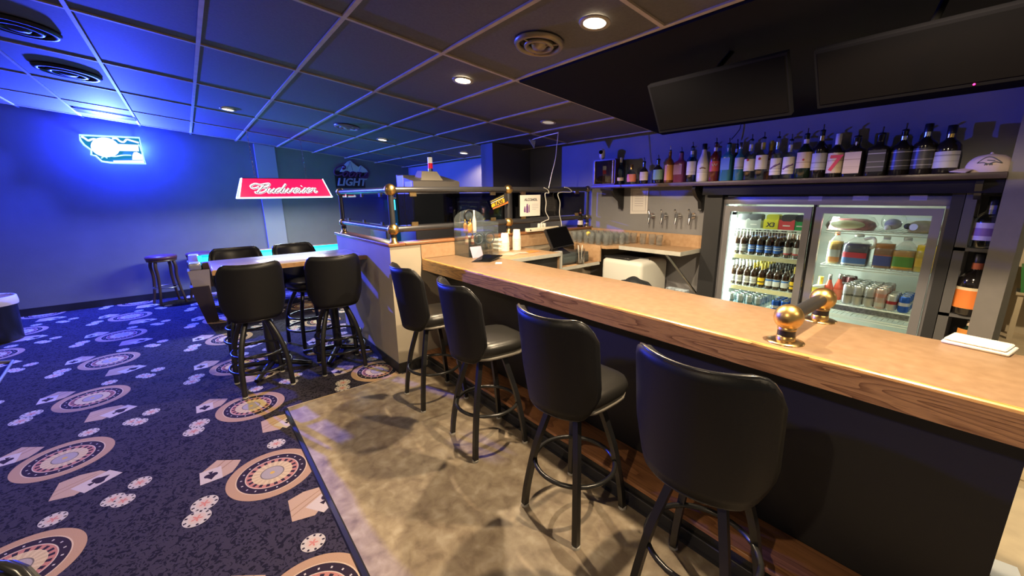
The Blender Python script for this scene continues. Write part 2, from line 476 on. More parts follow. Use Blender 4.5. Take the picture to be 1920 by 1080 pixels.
jug_plastic = glass('jug_plastic', (0.93, 0.95, 0.94), 0.10, 0.08, haze=0.10)
tumbler_glass = glass('tumbler_glass', (0.97, 0.98, 0.98), 0.09, 0.02, haze=0.07)
acrylic = glass('clear_acrylic', (0.92, 0.97, 0.98), 0.10, haze=0.05)

def frame_text(body, m, name, parent, o, right, up, size, extrude=0.001, shear=0.0, align='CENTER', bold=0.0):
    c = bpy.data.curves.new(name, 'FONT')
    c.body = body; c.size = size; c.extrude = extrude; c.shear = shear; c.align_x = align; c.align_y = 'CENTER'; c.offset = bold
    c.resolution_u = 3
    c.materials.append(m)
    ob = bpy.data.objects.new(name, c)
    COL.objects.link(ob)
    right, up = Vector(right).normalized(), Vector(up).normalized()
    up = (up - right * up.dot(right)).normalized()
    n = right.cross(up)
    M = Matrix(((right.x, up.x, n.x, o[0]), (right.y, up.y, n.y, o[1]), (right.z, up.z, n.z, o[2]), (0, 0, 0, 1)))
    dg = bpy.context.evaluated_depsgraph_get()
    me = bpy.data.meshes.new_from_object(ob.evaluated_get(dg))
    bpy.data.objects.remove(ob, do_unlink=True)
    bpy.data.curves.remove(c)
    ob = bpy.data.objects.new(name, me)
    COL.objects.link(ob)
    ob.parent = parent
    ob.matrix_local = M
    return ob
def smooth_path(pts, n=5):
    P = [Vector(p) for p in pts]
    if len(P) < 3: return P
    out = []
    for i in range(len(P) - 1):
        a, b, c, d = P[max(i - 1, 0)], P[i], P[i + 1], P[min(i + 2, len(P) - 1)]
        for k in range(n):
            t = k / n
            out.append(0.5 * ((2 * b) + (c - a) * t + (2 * a - 5 * b + 4 * c - d) * t * t + (3 * b - a - 3 * c + d) * t ** 3))
    return out + [P[-1]]

# ================================================================== SETTING
YB, XL = 4.05, -8.85                                            # back wall plane, far side wall plane
fl = MB().add([(-9.2, -5, 0), (0.6, -5, 0), (0.6, 6, 0), (-9.2, 6, 0)], [(0, 1, 2, 3)]).build('floor', carpet_material())
struct(fl)
b = MB().box(-3.40, 0.385, 0.0005, 2.6, 2.30, 0.006)
struct(b.build('floor_linoleum', lino))
struct(MB().box(-3.42, 1.95, 0.0008, 2.6, 7.4, 0.0072).build('floor_aisle', mat('aisle_floor', (0.42, 0.34, 0.22), 0.45, var=0.15, scale=6)))
struct(MB().prism([(0, 0), (0.034, 0), (0.034, .006), (.026, .011), (.006, .009)], lambda u, v: (-3.41, .355 + u, v), lambda u, v: (2.6, .355 + u, v)).build('trim_1', mat('rubber_edge', (0.02, 0.02, 0.024), 0.3)))
struct(MB().box(-3.413, 0.385, 0, -3.40, 1.349, 0.009).build('trim_2', mat('tan_edge', (0.40, 0.30, 0.18), 0.4)))

# ceiling: sloping lay-in grid
ceil = MB().hexa([(XL, -5, cz(-5) + .03), (2.6, -5, cz(-5) + .03), (2.6, 7.4, cz(7.4) + .03), (XL, 7.4, cz(7.4) + .03),
                  (XL, -5, cz(-5) + .06), (2.6, -5, cz(-5) + .06), (2.6, 7.4, cz(7.4) + .06), (XL, 7.4, cz(7.4) + .06)]).build('ceiling', mat('black_deck', (0.01, 0.01, 0.01), 0.9))
struct(ceil)
GX = [-3.764 + 1.22 * k for k in range(-5, 6)]
GY = [-0.380 + 0.612 * j for j in range(-5, 8)]
tile_mesh = MB().prism([(-.597, -.293), (.597, -.293), (.597, .293), (-.597, .293)], lambda u, v: (u, v, -CS * v), lambda u, v: (u, v, -CS * v + .016)).mesh('ceiling_tile', tile_black)
def in_panel(x, y): return x > -2.6 and y > 2.0
for i in range(len(GX) - 1):
    for j in range(len(GY) - 1):
        x, y = (GX[i] + GX[i + 1]) / 2, (GY[j] + GY[j + 1]) / 2
        if in_panel(x, y) or x - .6 < XL - .62 or (y > YB + .3): continue
        o = bpy.data.objects.new('ceiling_tile', tile_mesh); COL.objects.link(o); o.parent = ceil
        o.location = (x, y, cz(y) + .008)
def cbar(x0, y0, x1, y1):
    return MB().hexa([(x0, y0, cz(y0) - .002), (x1, y0, cz(y0) - .002), (x1, y1, cz(y1) - .002), (x0, y1, cz(y1) - .002),
                      (x0, y0, cz(y0) + .012), (x1, y0, cz(y0) + .012), (x1, y1, cz(y1) + .012), (x0, y1, cz(y1) + .012)])
for k, y in enumerate(GY):
    if y > YB: continue
    x1 = 2.6 if y < 2.08 else -2.54
    cbar(XL, y - .012, x1, y + .012).build('grid_bar', bar_tan, ceil)
for x in GX:
    if x < XL: continue
    for j in range(len(GY) - 1):
        if GY[j] > YB or (x > -2.4 and GY[j] > 2.0): continue
        cbar(x - .012, GY[j] + .012, x + .012, min(GY[j + 1] - .012, YB)).build('grid_bar', bar_tan, ceil)
p = MB().hexa([(-2.52, 2.09, cz(2.09) - .012), (2.6, 2.09, cz(2.09) - .012), (2.6, YB, cz(YB) - .012), (-2.52, YB, cz(YB) - .012),
               (-2.52, 2.09, cz(2.09) + .02), (2.6, 2.09, cz(2.09) + .02), (2.6, YB, cz(YB) + .02), (-2.52, YB, cz(YB) + .02)])
p.build('ceiling_panel', mat('black_panel', (0.007, 0.0065, 0.007), 0.85, spec=.1), ceil)

# walls
def wall(name, x0, y0, x1, y1, m=wall_paint, zt=None, z0=0.0):
    f = lambda y: (zt if zt else cz(y) + .03)
    return struct(MB().hexa([(x0, y0, z0), (x1, y0, z0), (x1, y1, z0), (x0, y1, z0), (x0, y0, f(y0)), (x1, y0, f(y0)), (x1, y1, f(y1)), (x0, y1, f(y1))]).build(name, m))
wl = wall('wall_left', XL - .15, -5, XL, YB, far_wall_paint)
MB().hexa([(XL, 1.10, 0), (XL + .10, 1.10, 0), (XL + .10, 1.42, 0), (XL, 1.42, 0), (XL, 1.10, cz(1.1)), (XL + .10, 1.10, cz(1.1)), (XL + .10, 1.42, cz(1.42)), (XL, 1.42, cz(1.42))]).build('pilaster', mat('pilaster_paint', (0.27, 0.28, 0.295), 0.65), wl)
FX0, FX1, FZ = -1.83, -0.33, 1.53                               # opening that holds the cooler
wb = wall('wall_back', XL - .15, YB, FX0 - .10, YB + .15)
MB().hexa([(FX0 - .10, YB, 1.60), (0.04, YB, 1.60), (0.04, YB + .15, 1.60), (FX0 - .10, YB + .15, 1.60), (FX0 - .10, YB, cz(YB)), (0.04, YB, cz(YB)), (0.04, YB + .15, cz(YB)), (FX0 - .10, YB + .15, cz(YB))]).build('upper_wall', wall_paint, wb)
wall('wall_stub', -4.93, 3.37, -4.65, YB, mat('dark_paint', (0.10, 0.10, 0.11), 0.7))
MB().box(at_y(1894, 500, 4.25).x, 4.25, 0, at_y(1910, 500, 4.25).x, 4.35, cz(4.3)).build('jamb', mat('jamb_grey', (.26, .27, .25), .6), wb)
wall('wall_far', 0.0, 7.3, 2.6, 7.45, mat('aisle_paint', (0.45, 0.38, 0.26), 0.7))
struct(MB().box(XL, -5, 0, XL + .014, YB, .11).build('baseboard_left', black_base))
struct(MB().box(XL, YB - .014, 0, -4.93, YB, .11).build('baseboard_back', black_base))
# post at the end of the back bar: its broad face looks at the room
px0, px1 = at_y(1850, 480, 3.86).x, at_y(1902, 480, 3.86).x
MB_ = MB().hexa([(px0, 3.86, 0), (px1, 3.86, 0), (px1, YB, 0), (px0, YB, 0), (px0, 3.86, cz(3.86)), (px1, 3.86, cz(3.86)), (px1, YB, cz(YB)), (px0, YB, cz(YB))])
struct(MB_.build('wall_post', mat('post_paint', (0.17, 0.16, 0.155), 0.6, var=.06, scale=12)))

# ------------------------------------------------------------------ ceiling things
def on_ceiling(name, label, cat, x, y, group=None):
    t = thing(name, label, cat, (x, y, cz(y)), 0, group)
    t.rotation_euler = (-math.atan(CS), 0, 0)
    return t
can_glow = mat('can_bulb', (1, .9, .75), 0.4, emit=(1.0, 0.80, 0.52), estr=26)
can_weak = mat('can_bulb_weak', (1, .9, .75), 0.4, emit=(1.0, 0.86, 0.62), estr=3.2)
can_off = mat('can_bulb_off', (.55, .52, .47), 0.4, emit=(1.0, 0.90, 0.75), estr=.28)
can_lab = ['glaring recessed can light near the round vent over the bar', 'brightest recessed can light hanging glare over the bar stools', 'small warm can light in the blue part of the ceiling',
           'small can light in front of the dark wall with the mountain beer sign', 'small can light above the blue end wall behind the gaming machine', 'dim recessed can light above the cash register corner']
for (x, y, k), lb in zip(CANS, can_lab):
    t = on_ceiling('recessed_light', lb, 'light', x, y, 'recessed ceiling lights')
    MB().lathe([(.058, -.006), (.078, -.008), (.082, -.003), (.082, 0.0), (.058, 0.0), (.058, -.006)], seg=24, cap=False).build('trim_ring', mat('can_trim', (.30, .26, .20), .4), t)
    MB().lathe([(.0005, -.004), (.058, -.004)], seg=24, cap=False).build('bulb_face', can_glow if k > .9 else (can_weak if k else can_off), t)
def vent(label, x, y, R, m):
    t = on_ceiling('round_vent', label, 'vent', x, y, 'round ceiling vents')
    MB().lathe([(R * .78, -.004), (R * .82, -.022), (R * .93, -.022), (R, -.004), (R, .001), (R * .78, .001)], seg=32, cap=False).build('outer_ring', m, t)
    MB().lathe([(.0005, .002), (R * .8, .002)], seg=24, cap=False).build('duct', mat('duct_dark', (.008, .008, .008), .8), t)
    MB().lathe([(R * .42, -.006), (R * .46, -.026), (R * .58, -.026), (R * .62, -.010), (R * .42, -.006)], seg=28, cap=False).build('inner_ring', m, t)
    MB().lathe([(.0005, -.034), (R * .24, -.030), (R * .32, -.012)], seg=20, cap=False).build('centre_cone', m, t)
    for k in range(3):
        a = PI / 6 + k * 2 * PI / 3
        MB().tube([(R * .25 * math.cos(a), R * .25 * math.sin(a), -.016), (R * .85 * math.cos(a), R * .85 * math.sin(a), -.014)], .006, 6).build('spoke', m, t)
vm1 = mat('vent_tan', (0.23, 0.18, 0.115), 0.35, 0.4)
vm2 = mat('vent_dark', (0.018, 0.018, 0.02), 0.5, 0.0, spec=.25)
vent('tan round vent between the two glaring can lights', -1.95, 1.77, .148, vm1)
vent('dark round vent above the glowing state-shaped sign, with lit rim', -5.65, -.66, .225, vm2)
vent('dark round vent near the edge of the blue ceiling', -4.425, -.70, .20, vm2)
vent('small round vent beside the can light before the mountain sign', -5.55, 1.745, .15, mat('vent_grey', (0.25, 0.25, 0.27), 0.35, 0.3))
t = on_ceiling('slot_vent', 'flat slotted vent close to the wall above the glowing state-shaped sign', 'vent', -8.06, -.675)
MB().box(-.16, -.30, -.010, .16, -.28, .001).box(-.16, .28, -.010, .16, .30, .001).box(-.16, -.28, -.010, -.14, .28, .001).box(.14, -.28, -.010, .16, .28, .001).build('frame', vm2, t)
for k in range(5): MB().hexa([(-.12 + .055 * k, -.28, -.010), (-.085 + .055 * k, -.28, -.004), (-.085 + .055 * k, .28, -.004), (-.12 + .055 * k, .28, -.010), (-.12 + .055 * k, -.28, -.007), (-.085 + .055 * k, -.28, -.001), (-.085 + .055 * k, .28, -.001), (-.12 + .055 * k, .28, -.007)]).build('slat', vm2, t)

# ------------------------------------------------------------------ glowing state-shaped sign on the far side wall
NX = XL + .20
def nz(zx, zy, x=NX):                                           # a reading of the sign's drawing -> place on the sign's plane
    return at_x(130 + zx / 10.667, 235 + zy / 10.667, x)
base = nz(900, 480)
t = thing('neon_sign', 'glowing white and blue state-shaped beer sign on the far wall', 'sign', (NX, base.y, base.z))
def loc_s(zx, zy, dx=0.0):
    q = nz(zx, zy); return (dx, q.y - base.y, q.z - base.z)
OUT = [(200, 195), (1400, 250), (1490, 690), (1535, 765), (830, 750), (650, 722), (530, 610), (440, 590), (440, 495), (300, 395), (225, 300)]
e_white = mat('neon_white', (0, 0, 0), .6, emit=(.86, .95, 1.0), estr=1.25)
e_cyan = mat('neon_cyan', (0, 0, 0), .6, emit=(.45, .95, 1.0), estr=1.2)
e_teal = mat('neon_teal', (0, 0, 0), .6, spec=.1, emit=(.015, .26, .55), estr=.9)
pl = [(loc_s(*q)[1], loc_s(*q)[2]) for q in OUT]
MB().prism(pl, lambda u, v: (-.03, u, v), lambda u, v: (0, u, v)).build('lit_panel', e_teal, t)
MB().tube([(.008, *q) for q in pl], .013, 6, closed=True).build('outline_tube', e_cyan, t)
def white(name, pts, d=.016):
    q = [(loc_s(*a)[1], loc_s(*a)[2]) for a in pts]
    return MB().prism(q, lambda u, v: (0.002, u, v), lambda u, v: (d, u, v)).build(name, e_white, t)
white('oval_logo', [(720 + 290 * math.cos(a * PI / 12), 440 - 195 * math.sin(a * PI / 12) + .10 * 290 * math.cos(a * PI / 12)) for a in range(24)], .02)
white('banner', [(930, 372), (1380, 392), (1395, 520), (930, 512)], .018)
white('base_bar', [(880, 705), (1480, 700), (1515, 770), (895, 760)])
def stroke(name, pts, r, m=e_white, dx=.010):
    MB().tube(smooth_path([loc_s(*p, dx) for p in pts], 4), r, 6).build(name, m, t)
stroke('ridge_line', [(240, 225), (310, 260), (380, 305), (440, 285), (500, 275), (560, 300)], .014)
stroke('ridge_line', [(860, 265), (950, 265), (1010, 315), (1090, 335), (1150, 285), (1250, 310), (1390, 350)], .013)
stroke('script_line', [(620, 590), (760, 600), (900, 625), (1080, 600), (1240, 600)], .009, e_cyan)
stroke('script_line', [(640, 660), (700, 625), (760, 660)], .008, e_cyan)
white('figure_shape', [(1290, 540), (1350, 530), (1400, 560), (1470, 600), (1480, 690), (1260, 690), (1260, 600)], .012)
stroke('edge_dots', [(1385, 380), (1420, 440), (1440, 520)], .009, e_cyan)
for sy in (-.25, .25): MB().cyl((-.20, sy, .12), (-.03, sy, .12), .01, 8).build('standoff', black_plastic, t)

# ------------------------------------------------------------------ red beer lamp over the pool table
LX, LY, ZT, ZB = -7.15, 1.225, 1.925, 1.645
t = thing('pool_table_lamp', 'red backlit beer lamp hanging on chains over the pool table', 'lamp', (LX, LY, ZB))
red_lit = mat('red_lit_panel', (.5, .01, .03), .35, emit=(0.95, 0.012, 0.15), estr=.78)
rim_lit = mat('lit_white_rim', (.9, .95, 1), .4, emit=(.80, .92, 1.0), estr=1.6)
HT, HB, dz = .545, .625, ZT - ZB
for sgn, nm in ((1, 'front_panel'), (-1, 'rear_panel')):
    xt, xb = .055 * sgn, .19 * sgn
    MB().hexa([(xb, -HB, 0), (xb - .004 * sgn, -HB, 0), (xb - .004 * sgn, HB, 0), (xb, HB, 0), (xt, -HT, dz), (xt - .004 * sgn, -HT, dz), (xt - .004 * sgn, HT, dz), (xt, HT, dz)]).build(nm, red_lit, t)
for sgn in (1, -1):
    MB().hexa([(-.19, sgn * HB, 0), (.19, sgn * HB, 0), (.19, sgn * (HB - .004), 0), (-.19, sgn * (HB - .004), 0), (-.055, sgn * HT, dz), (.055, sgn * HT, dz), (.055, sgn * (HT - .004), dz), (-.055, sgn * (HT - .004), dz)]).build('end_panel', mat('pale_end', (.5, .5, .6), .4, emit=(.55, .62, 1.0), estr=.45), t)
MB().box(-.06, -HT, dz - .004, .06, HT, dz + .004).build('top_plate', black_plastic, t)
fr = MB()
for a, c in (((.192, -HB, .0), (.192, HB, .0)), ((-.192, -HB, 0), (-.192, HB, 0)), ((.192, -HB, 0), (-.192, -HB, 0)), ((.192, HB, 0), (-.192, HB, 0))): fr.tube([a, c], .011, 6)
for sy in (-1, 1):
    for sx in (1, -1): fr.tube([(.19 * sx, sy * HB, 0), (.055 * sx, sy * HT, dz)], .009, 6)
fr.build('white_rim', rim_lit, t)
def on_front(u, v, d=.004):                                     # u along the lamp, v up the face (0..1)
    x = .19 + (.055 - .19) * v
    return Vector((x + d, u * (HB + (HT - HB) * v), v * dz))
S = {'B': ([[(.18, .95), (.10, .70), (.02, .30), (-.03, .0)], [(-.62, .62), (-.66, .80), (-.45, .98), (-.10, .88), (.18, .96), (.42, 1.0), (.50, .82), (.32, .58), (.10, .52)], [(.10, .52), (.40, .50), (.46, .22), (.22, -.02), (-.10, .0), (-.14, .12)], [(-.62, .62), (-.40, .48), (-.10, .62)]], .62),
     'u': ([[(.06, .46), (.0, .16), (.08, .0), (.22, .12), (.34, .46)], [(.34, .46), (.30, .12), (.38, .0), (.48, .1)]], .46),
     'd': ([[(.36, .40), (.18, .46), (.02, .22), (.10, .0), (.28, .12), (.40, .46)], [(.52, .98), (.40, .46), (.36, .10), (.42, .0), (.54, .10)]], .52),
     'w': ([[(.04, .46), (.0, .16), (.08, .0), (.22, .16), (.30, .46)], [(.30, .46), (.28, .12), (.38, .0), (.52, .16), (.58, .44), (.64, .36)]], .66),
     'e': ([[(.04, .16), (.24, .26), (.28, .42), (.14, .46), (.02, .22), (.10, .0), (.26, .04), (.36, .14)]], .36),
     'i': ([[(.06, .46), (.0, .14), (.08, .0), (.20, .10)], [(.13, .70), (.15, .76)]], .22),
     's': ([[(.02, .06), (.16, .36), (.20, .50), (.24, .30), (.22, .06), (.08, .0), (.02, .08)]], .30),
     'r': ([[(.0, .0), (.06, .30), (.08, .46), (.16, .40), (.28, .44), (.26, .30)], [(.26, .30), (.26, .10), (.36, .0), (.46, .12)]], .46),
     'C': ([[(.62, .80), (.56, .96), (.34, .98), (.06, .62), (.06, .20), (.26, .0), (.52, .16)], [(.62, .80), (.50, .66), (.46, .82)]], .56),
     'o': ([[(.16, .46), (.02, .24), (.08, .0), (.24, .10), (.28, .36), (.16, .46), (.36, .38)]], .38)}
def script(word, place, wid, hgt, slant=.32):                   # strokes of a handwritten word through place(u, v)
    x, out = 0.0, []
    for ch in word:
        st, adv = S[ch]
        for s_ in st: out.append([(x + a + slant * c, c) for a, c in s_])
        x += adv
    return [[(a / x - .5, c) for a, c in s_] for s_ in out]
W_ = script('Budweiser', None, 1, 1)
nrm = Vector((dz, 0, .135)).normalized()
for nm, r, d, m, du, dv in (('script_outline', .017, .004, mat('lit_white_script', (.9, .9, .9), .4, emit=(1, .93, .95), estr=1.05), 0, 0), ('script_shadow', .0045, .016, mat('script_grey', (.22, .16, .18), .5), .012, -.015)):
    w_ = MB()
    for st in W_:
        w_.tube(smooth_path([on_front((a * 1.34 + .03) + du, .26 + c * .46 + dv, d) for a, c in st], 5), r, 8, flat=nrm)
    w_.build(nm, m, t)
def chain(parent, p0, p1, m, step=.034):
    p0, p1 = Vector(p0), Vector(p1); L = (p1 - p0).length; n = int(L / step); c = MB()
    for k in range(n + 1):
        q = p0.lerp(p1, k / n); path = []
        for a in range(8):
            an = a * PI / 4
            w, h = .0085 * math.cos(an), .022 * math.sin(an)
            path.append((q.x + (w if k % 2 else 0), q.y + (0 if k % 2 else w), q.z + h))
        c.tube(path, .0032, 4, closed=True)
    return c.build('chain', m, parent)
for yy in (.855, 1.545):
    chain(t, (0, yy - LY, dz + .004), (0, yy - LY - .02, cz(yy) - ZB - .002), chrome)

# ------------------------------------------------------------------ unlit mountain beer sign
q = at_x(657, 330, XL + .05)
t = thing('mountain_sign', 'unlit beer sign with white mountain peaks and purple script on the dark wall', 'sign', (XL + .05, q.y, q.z))
def lc(px, py, dx=0.0):
    r_ = at_x(px, py, XL + .05); return Vector((dx, r_.y - q.y, r_.z - q.z))
pk = [(638, 322), (644, 311), (652, 303), (657, 301), (664, 307), (672, 313), (677, 310), (687, 318), (690, 323), (668, 324)]
MB().prism([(lc(*a).y, lc(*a).z) for a in pk], lambda u, v: (-.04, u, v), lambda u, v: (.0, u, v)).build('mountain_peaks', mat('peak_white', (.55, .62, .68), .5), t)
for a, b_ in (((656, 303), (650, 318)), ((657, 304), (661, 320)), ((677, 311), (673, 321))):
    MB().tube([lc(*a, .003), lc(*b_, .003)], .006, 5).build('ridge_shade', mat('peak_shade', (.20, .26, .32), .6), t)
w_ = MB()
for st in script('Coors', None, 1, 1, .15):
    w_.tube(smooth_path([lc(657 + a * 66, 331 - c * 19 + a * 6, .012) for a, c in st], 5), .017, 6, flat=Vector((1, 0, 0)))
w_.build('purple_script', mat('purple_letters', (.10, .02, .07), .4), t)
a0, a1 = lc(633, 347), lc(684, 345)
frame_text('LIGHT', mat('grey_letters', (.34, .36, .40), .5), 'block_letters', t, lc(659, 342, .0), (0, 1, 0), (0, 0, 1), .205, .012, .25, bold=.006)
MB().box(-.04, -.30, -.24, -.035, .30, .1).build('back_plate', black_plastic, t)

# ================================================================== PARTITION AND RAILING
PXF, PYF, PZ = -3.443, 1.349, 1.205                             # face planes and height of the low wall
t = thing('partition_wall', 'low beige L-shaped divider wall with wooden cap between tables and bar', 'divider', (PXF, PYF, 0))
MB().prism([(-1.63, 0), (0, 0), (0, YB - PYF), (-.13, YB - PYF), (-.13, .13), (-1.63, .13)], lambda u, v: (u, v, 0), lambda u, v: (u, v, PZ)).build('body', beige, t)
MB().rbox(-1.66, -.015, PZ, .015, .145, PZ + .028, .006).build('wood_cap', cap_wood_x, t)
MB().rbox(-.145, .145, PZ, .015, YB - PYF, PZ + .028, .006).build('wood_cap', cap_wood, t)
MB().box(-1.63, -.008, 0, .008, 0, .10).box(0, 0, 0, .008, .25, .10).build('baseboard', black_base, t)
MB().box(0.0005, .296, 1.072, .012, 2.10, PZ - .005).build('splash_panel', counter_lam, t)
RX, RY, ZH, ZL = -3.483, 1.41, 1.697, 1.352
ZC = PZ + .028
t = thing('bar_railing', 'black pipe railing with brass balls and smoked glass on the low divider wall', 'railing', (RX, RY, ZC))
def rl(x, y, z): return (x - RX, y - RY, z - ZC)
posts = [(RX, RY, brass, .053), (RX, 2.72, brass, .050), (RX, 3.99, gunmetal, .042), (-4.95, RY, old_brass, .046)]
for (x, y, m, r) in posts:
    MB().cyl(rl(x, y, ZC + .07), rl(x, y, ZH), .026, 12).build('post', gunmetal, t)
    if m is not gunmetal or True:
        mm = m if m is not gunmetal else mat('dull_brass', (.40, .33, .24), .35, 1.0)
        for z in (ZH, ZL): MB().sphere(rl(x, y, z), r, 18, 12).build('ball_joint', mm, t)
        MB().lathe([(.045, 0), (.045, .006), (.030, .012), (.027, .050), (.024, .075), (.0005, .076)], rl(x, y, ZC), 18).build('flange', mm, t)
        MB().cyl(rl(x, y, ZC + .05), rl(x, y, ZC + .075), .029, 14).build('collar', black_plastic, t)
for (a, c) in (((RX, RY), (RX, 2.72)), ((RX, 2.72), (RX, 3.99)), ((-4.95, RY), (RX, RY))):
    for z in (ZH, ZL):
        MB().cyl(rl(*a, z), rl(*c, z), .027, 14).build('rail', gunmetal, t)
    dx, dy = (c[0] - a[0]), (c[1] - a[1]); L = math.hypot(dx, dy); ux, uy = dx / L, dy / L
    g0, g1 = .055, L - .055
    P = [(a[0] + ux * g0, a[1] + uy * g0), (a[0] + ux * g1, a[1] + uy * g1)]
    nx, ny = -uy * .003, ux * .003
    MB().hexa([rl(P[0][0] - nx, P[0][1] - ny, ZL + .035), rl(P[1][0] - nx, P[1][1] - ny, ZL + .035), rl(P[1][0] + nx, P[1][1] + ny, ZL + .035), rl(P[0][0] + nx, P[0][1] + ny, ZL + .035),
               rl(P[0][0] - nx, P[0][1] - ny, ZH - .035), rl(P[1][0] - nx, P[1][1] - ny, ZH - .035), rl(P[1][0] + nx, P[1][1] + ny, ZH - .035), rl(P[0][0] + nx, P[0][1] + ny, ZH - .035)]).build('glass_panel', smoked, t)
    for s_ in (.16, .5, .84):
        if abs(s_ - .5) < .1 and uy > .5: continue
        qx, qy = a[0] + ux * L * s_, a[1] + uy * L * s_
        for z in (ZH - .038, ZL + .038):
            if uy > .5: MB().box(qx - RX - .012, qy - RY - .032, z - ZC - .020, qx - RX + .012, qy - RY + .032, z - ZC + .020).build('glass_clip', old_brass, t)
            else: MB().box(qx - RX - .022, qy - RY - .012, z - ZC - .020, qx - RX + .022, qy - RY + .012, z - ZC + .020).build('glass_clip', chrome, t)

# things fixed on the glass
def plate_on_x(name, label, cat, corners, x, m, th=.004):
    q = [at_x(*c, x) for c in corners]
    o = sum(q, Vector()) / 4
    t_ = thing(name, label, cat, o)
    MB().prism([(p.y - o.y, p.z - o.z) for p in q], lambda u, v: (0, u, v), lambda u, v: (th, u, v)).build('plate', m, t_)
    return t_, o
def xp(o, px, py, x, d=.005):
    r_ = at_x(px, py, x); return Vector((d, r_.y - o.y, r_.z - o.z))
GXF = RX + .012
t, o = plate_on_x('alcohol_notice', 'white square ALCOHOL notice with purple bottles stuck on the railing glass', 'sign', [(975, 366), (1013, 365), (1012, 404), (975, 406)], GXF, paper)
frame_text('ALCOHOL', mat('grey_ink', (.10, .10, .12), .6), 'lettering', t, xp(o, 995, 374.5, GXF), (0, 1, 0), (0, 0, 1), .040, .0006, 0, bold=.0012)
pur = mat('purple_ink', (.17, .07, .24), .6)
for (x0, x1, y0, y1) in ((986, 990, 382, 399), (982, 985, 387, 398), (991, 992.5, 384, 398)):
    MB().prism([(xp(o, a, b_, GXF).y, xp(o, a, b_, GXF).z) for a, b_ in ((x0, y1), (x1, y1), (x1, y0 + 6), ((x0 + x1) / 2 + .6, y0), ((x0 + x1) / 2 - .6, y0), (x0, y0 + 6))], lambda u, v: (.0042, u, v), lambda u, v: (.0054, u, v)).build('printed_bottle', pur, t)
for k in range(4):
    a, b_ = xp(o, 997, 383 + 3.2 * k, GXF), xp(o, 1009 - (k == 3) * 5, 383 + 3.2 * k, GXF)
    MB().box(.004, a.y, a.z - .0018, .0048, b_.y, a.z + .0018).build('printed_line', mat('faint_ink', (.45, .42, .50), .7), t)
t, o = plate_on_x('taxi_sticker', 'tilted black and yellow TAXI sticker taped beside the brass ball post', 'sign', [(918, 377), (948, 362), (953, 381), (924, 393)], GXF + .012, mat('sticker_black', (.03, .028, .03), .5))
tt = [xp(o, *c, GXF + .012) for c in ((921.5, 389), (946, 379.5), (945, 372.5), (941, 371.5), (930, 376), (921, 384))]
MB().prism([(p.y, p.z) for p in tt], lambda u, v: (.004, u, v), lambda u, v: (.0055, u, v)).build('yellow_shape', mat('taxi_yellow', (.72, .40, .02), .5), t)
tt = [xp(o, *c, GXF + .012) for c in ((924, 392.5), (952.5, 381), (952, 377), (946, 381), (924, 389.8))]
MB().prism([(p.y, p.z) for p in tt], lambda u, v: (.004, u, v), lambda u, v: (.0052, u, v)).build('orange_strip', mat('taxi_orange', (.62, .17, .03), .5), t)
frame_text('TAXI', ink, 'lettering', t, xp(o, 934, 380.5, GXF + .012, .006), tuple(xp(o, 945, 376, GXF) - xp(o, 924, 385, GXF)), (0, 0, 1), .052, .0006, 0, bold=.002)
for k in (0, 1):
    a, b_ = xp(o, 920, 378 + 3.5 * k, GXF + .012, .0045), xp(o, 944, 366.5 + 3.4 * k, GXF + .012, .0045)
    MB().tube([a, b_], .003, 4).build('printed_line', mat('line_yellow', (.6, .5, .1), .6) if k == 0 else paper, t)

# cabinet game machine behind the railing
MX0, MX1, MY0, MY1 = -4.66, -4.22, 1.975, 2.565
t = thing('game_machine', 'tall black gaming machine with sloping grey top behind the railing', 'machine', ((MX0 + MX1) / 2, (MY0 + MY1) / 2, 0))
cx, cy = (MX0 + MX1) / 2, (MY0 + MY1) / 2
dk = mat('machine_black', (.03, .03, .034), .4)
MB().rbox(MX0 - cx, MY0 - cy, 0, MX1 - cx, MY1 - cy, 1.735, .012).build('cabinet', dk, t)
MB().hexa([(MX0 - cx, MY0 - cy, 1.735), (MX1 - cx, MY0 - cy, 1.735), (MX1 - cx, MY1 - cy, 1.735), (MX0 - cx, MY1 - cy, 1.735),
           (MX0 - cx, MY0 - cy, 1.885), (MX1 - cx, MY0 - cy, 1.80), (MX1 - cx, MY1 - cy, 1.80), (MX0 - cx, MY1 - cy, 1.885)]).build('top_box', mat('machine_grey', (.13, .12, .11), .5), t)
MB().box(MX0 - cx + .03, MY0 - cy - .006, 1.30, MX0 - cx + .20, MY0 - cy, 1.87).box(MX0 - cx + .24, MY0 - cy - .006, 1.30, MX1 - cx - .03, MY0 - cy, 1.80).build('side_panel', mat('machine_panel', (.45, .47, .52), .35), t)
sc = MB().box(MX0 - cx - .006, MY0 - cy + .06, 1.02, MX0 - cx, MY1 - cy - .06, 1.62).build('game_screen', mat('lit_screen', (.02, .2, .4), .3, emit=(.05, .5, .9), estr=1.4), t)
MB().hexa([(-.10 + .05, -.17, 1.80), (.16, -.17, 1.79), (.16, .13, 1.79), (-.05, .13, 1.80), (-.02, -.12, 1.925), (.10, -.12, 1.915), (.10, .07, 1.915), (-.02, .07, 1.925)]).build('candle_base', mat('putty', (.30, .27, .22), .5), t)
q = at_x(807, 318, -4.40)
bx, by, bz = -4.40 - cx, q.y - cy, 1.92
MB().cyl((bx, by, bz), (bx, by, bz + .03), .030, 14).build('signal_foot', chrome, t)
MB().cyl((bx, by, bz + .03), (bx, by, bz + .09), .028, 14).build('red_signal', mat('signal_red', (.55, .01, .03), .25, emit=(.9, .02, .05), estr=.35), t)
MB().cyl((bx, by, bz + .09), (bx, by, bz + .155), .028, 14).build('white_signal', mat('signal_white', (.8, .76, .66), .3, emit=(1, .9, .75), estr=.3), t)
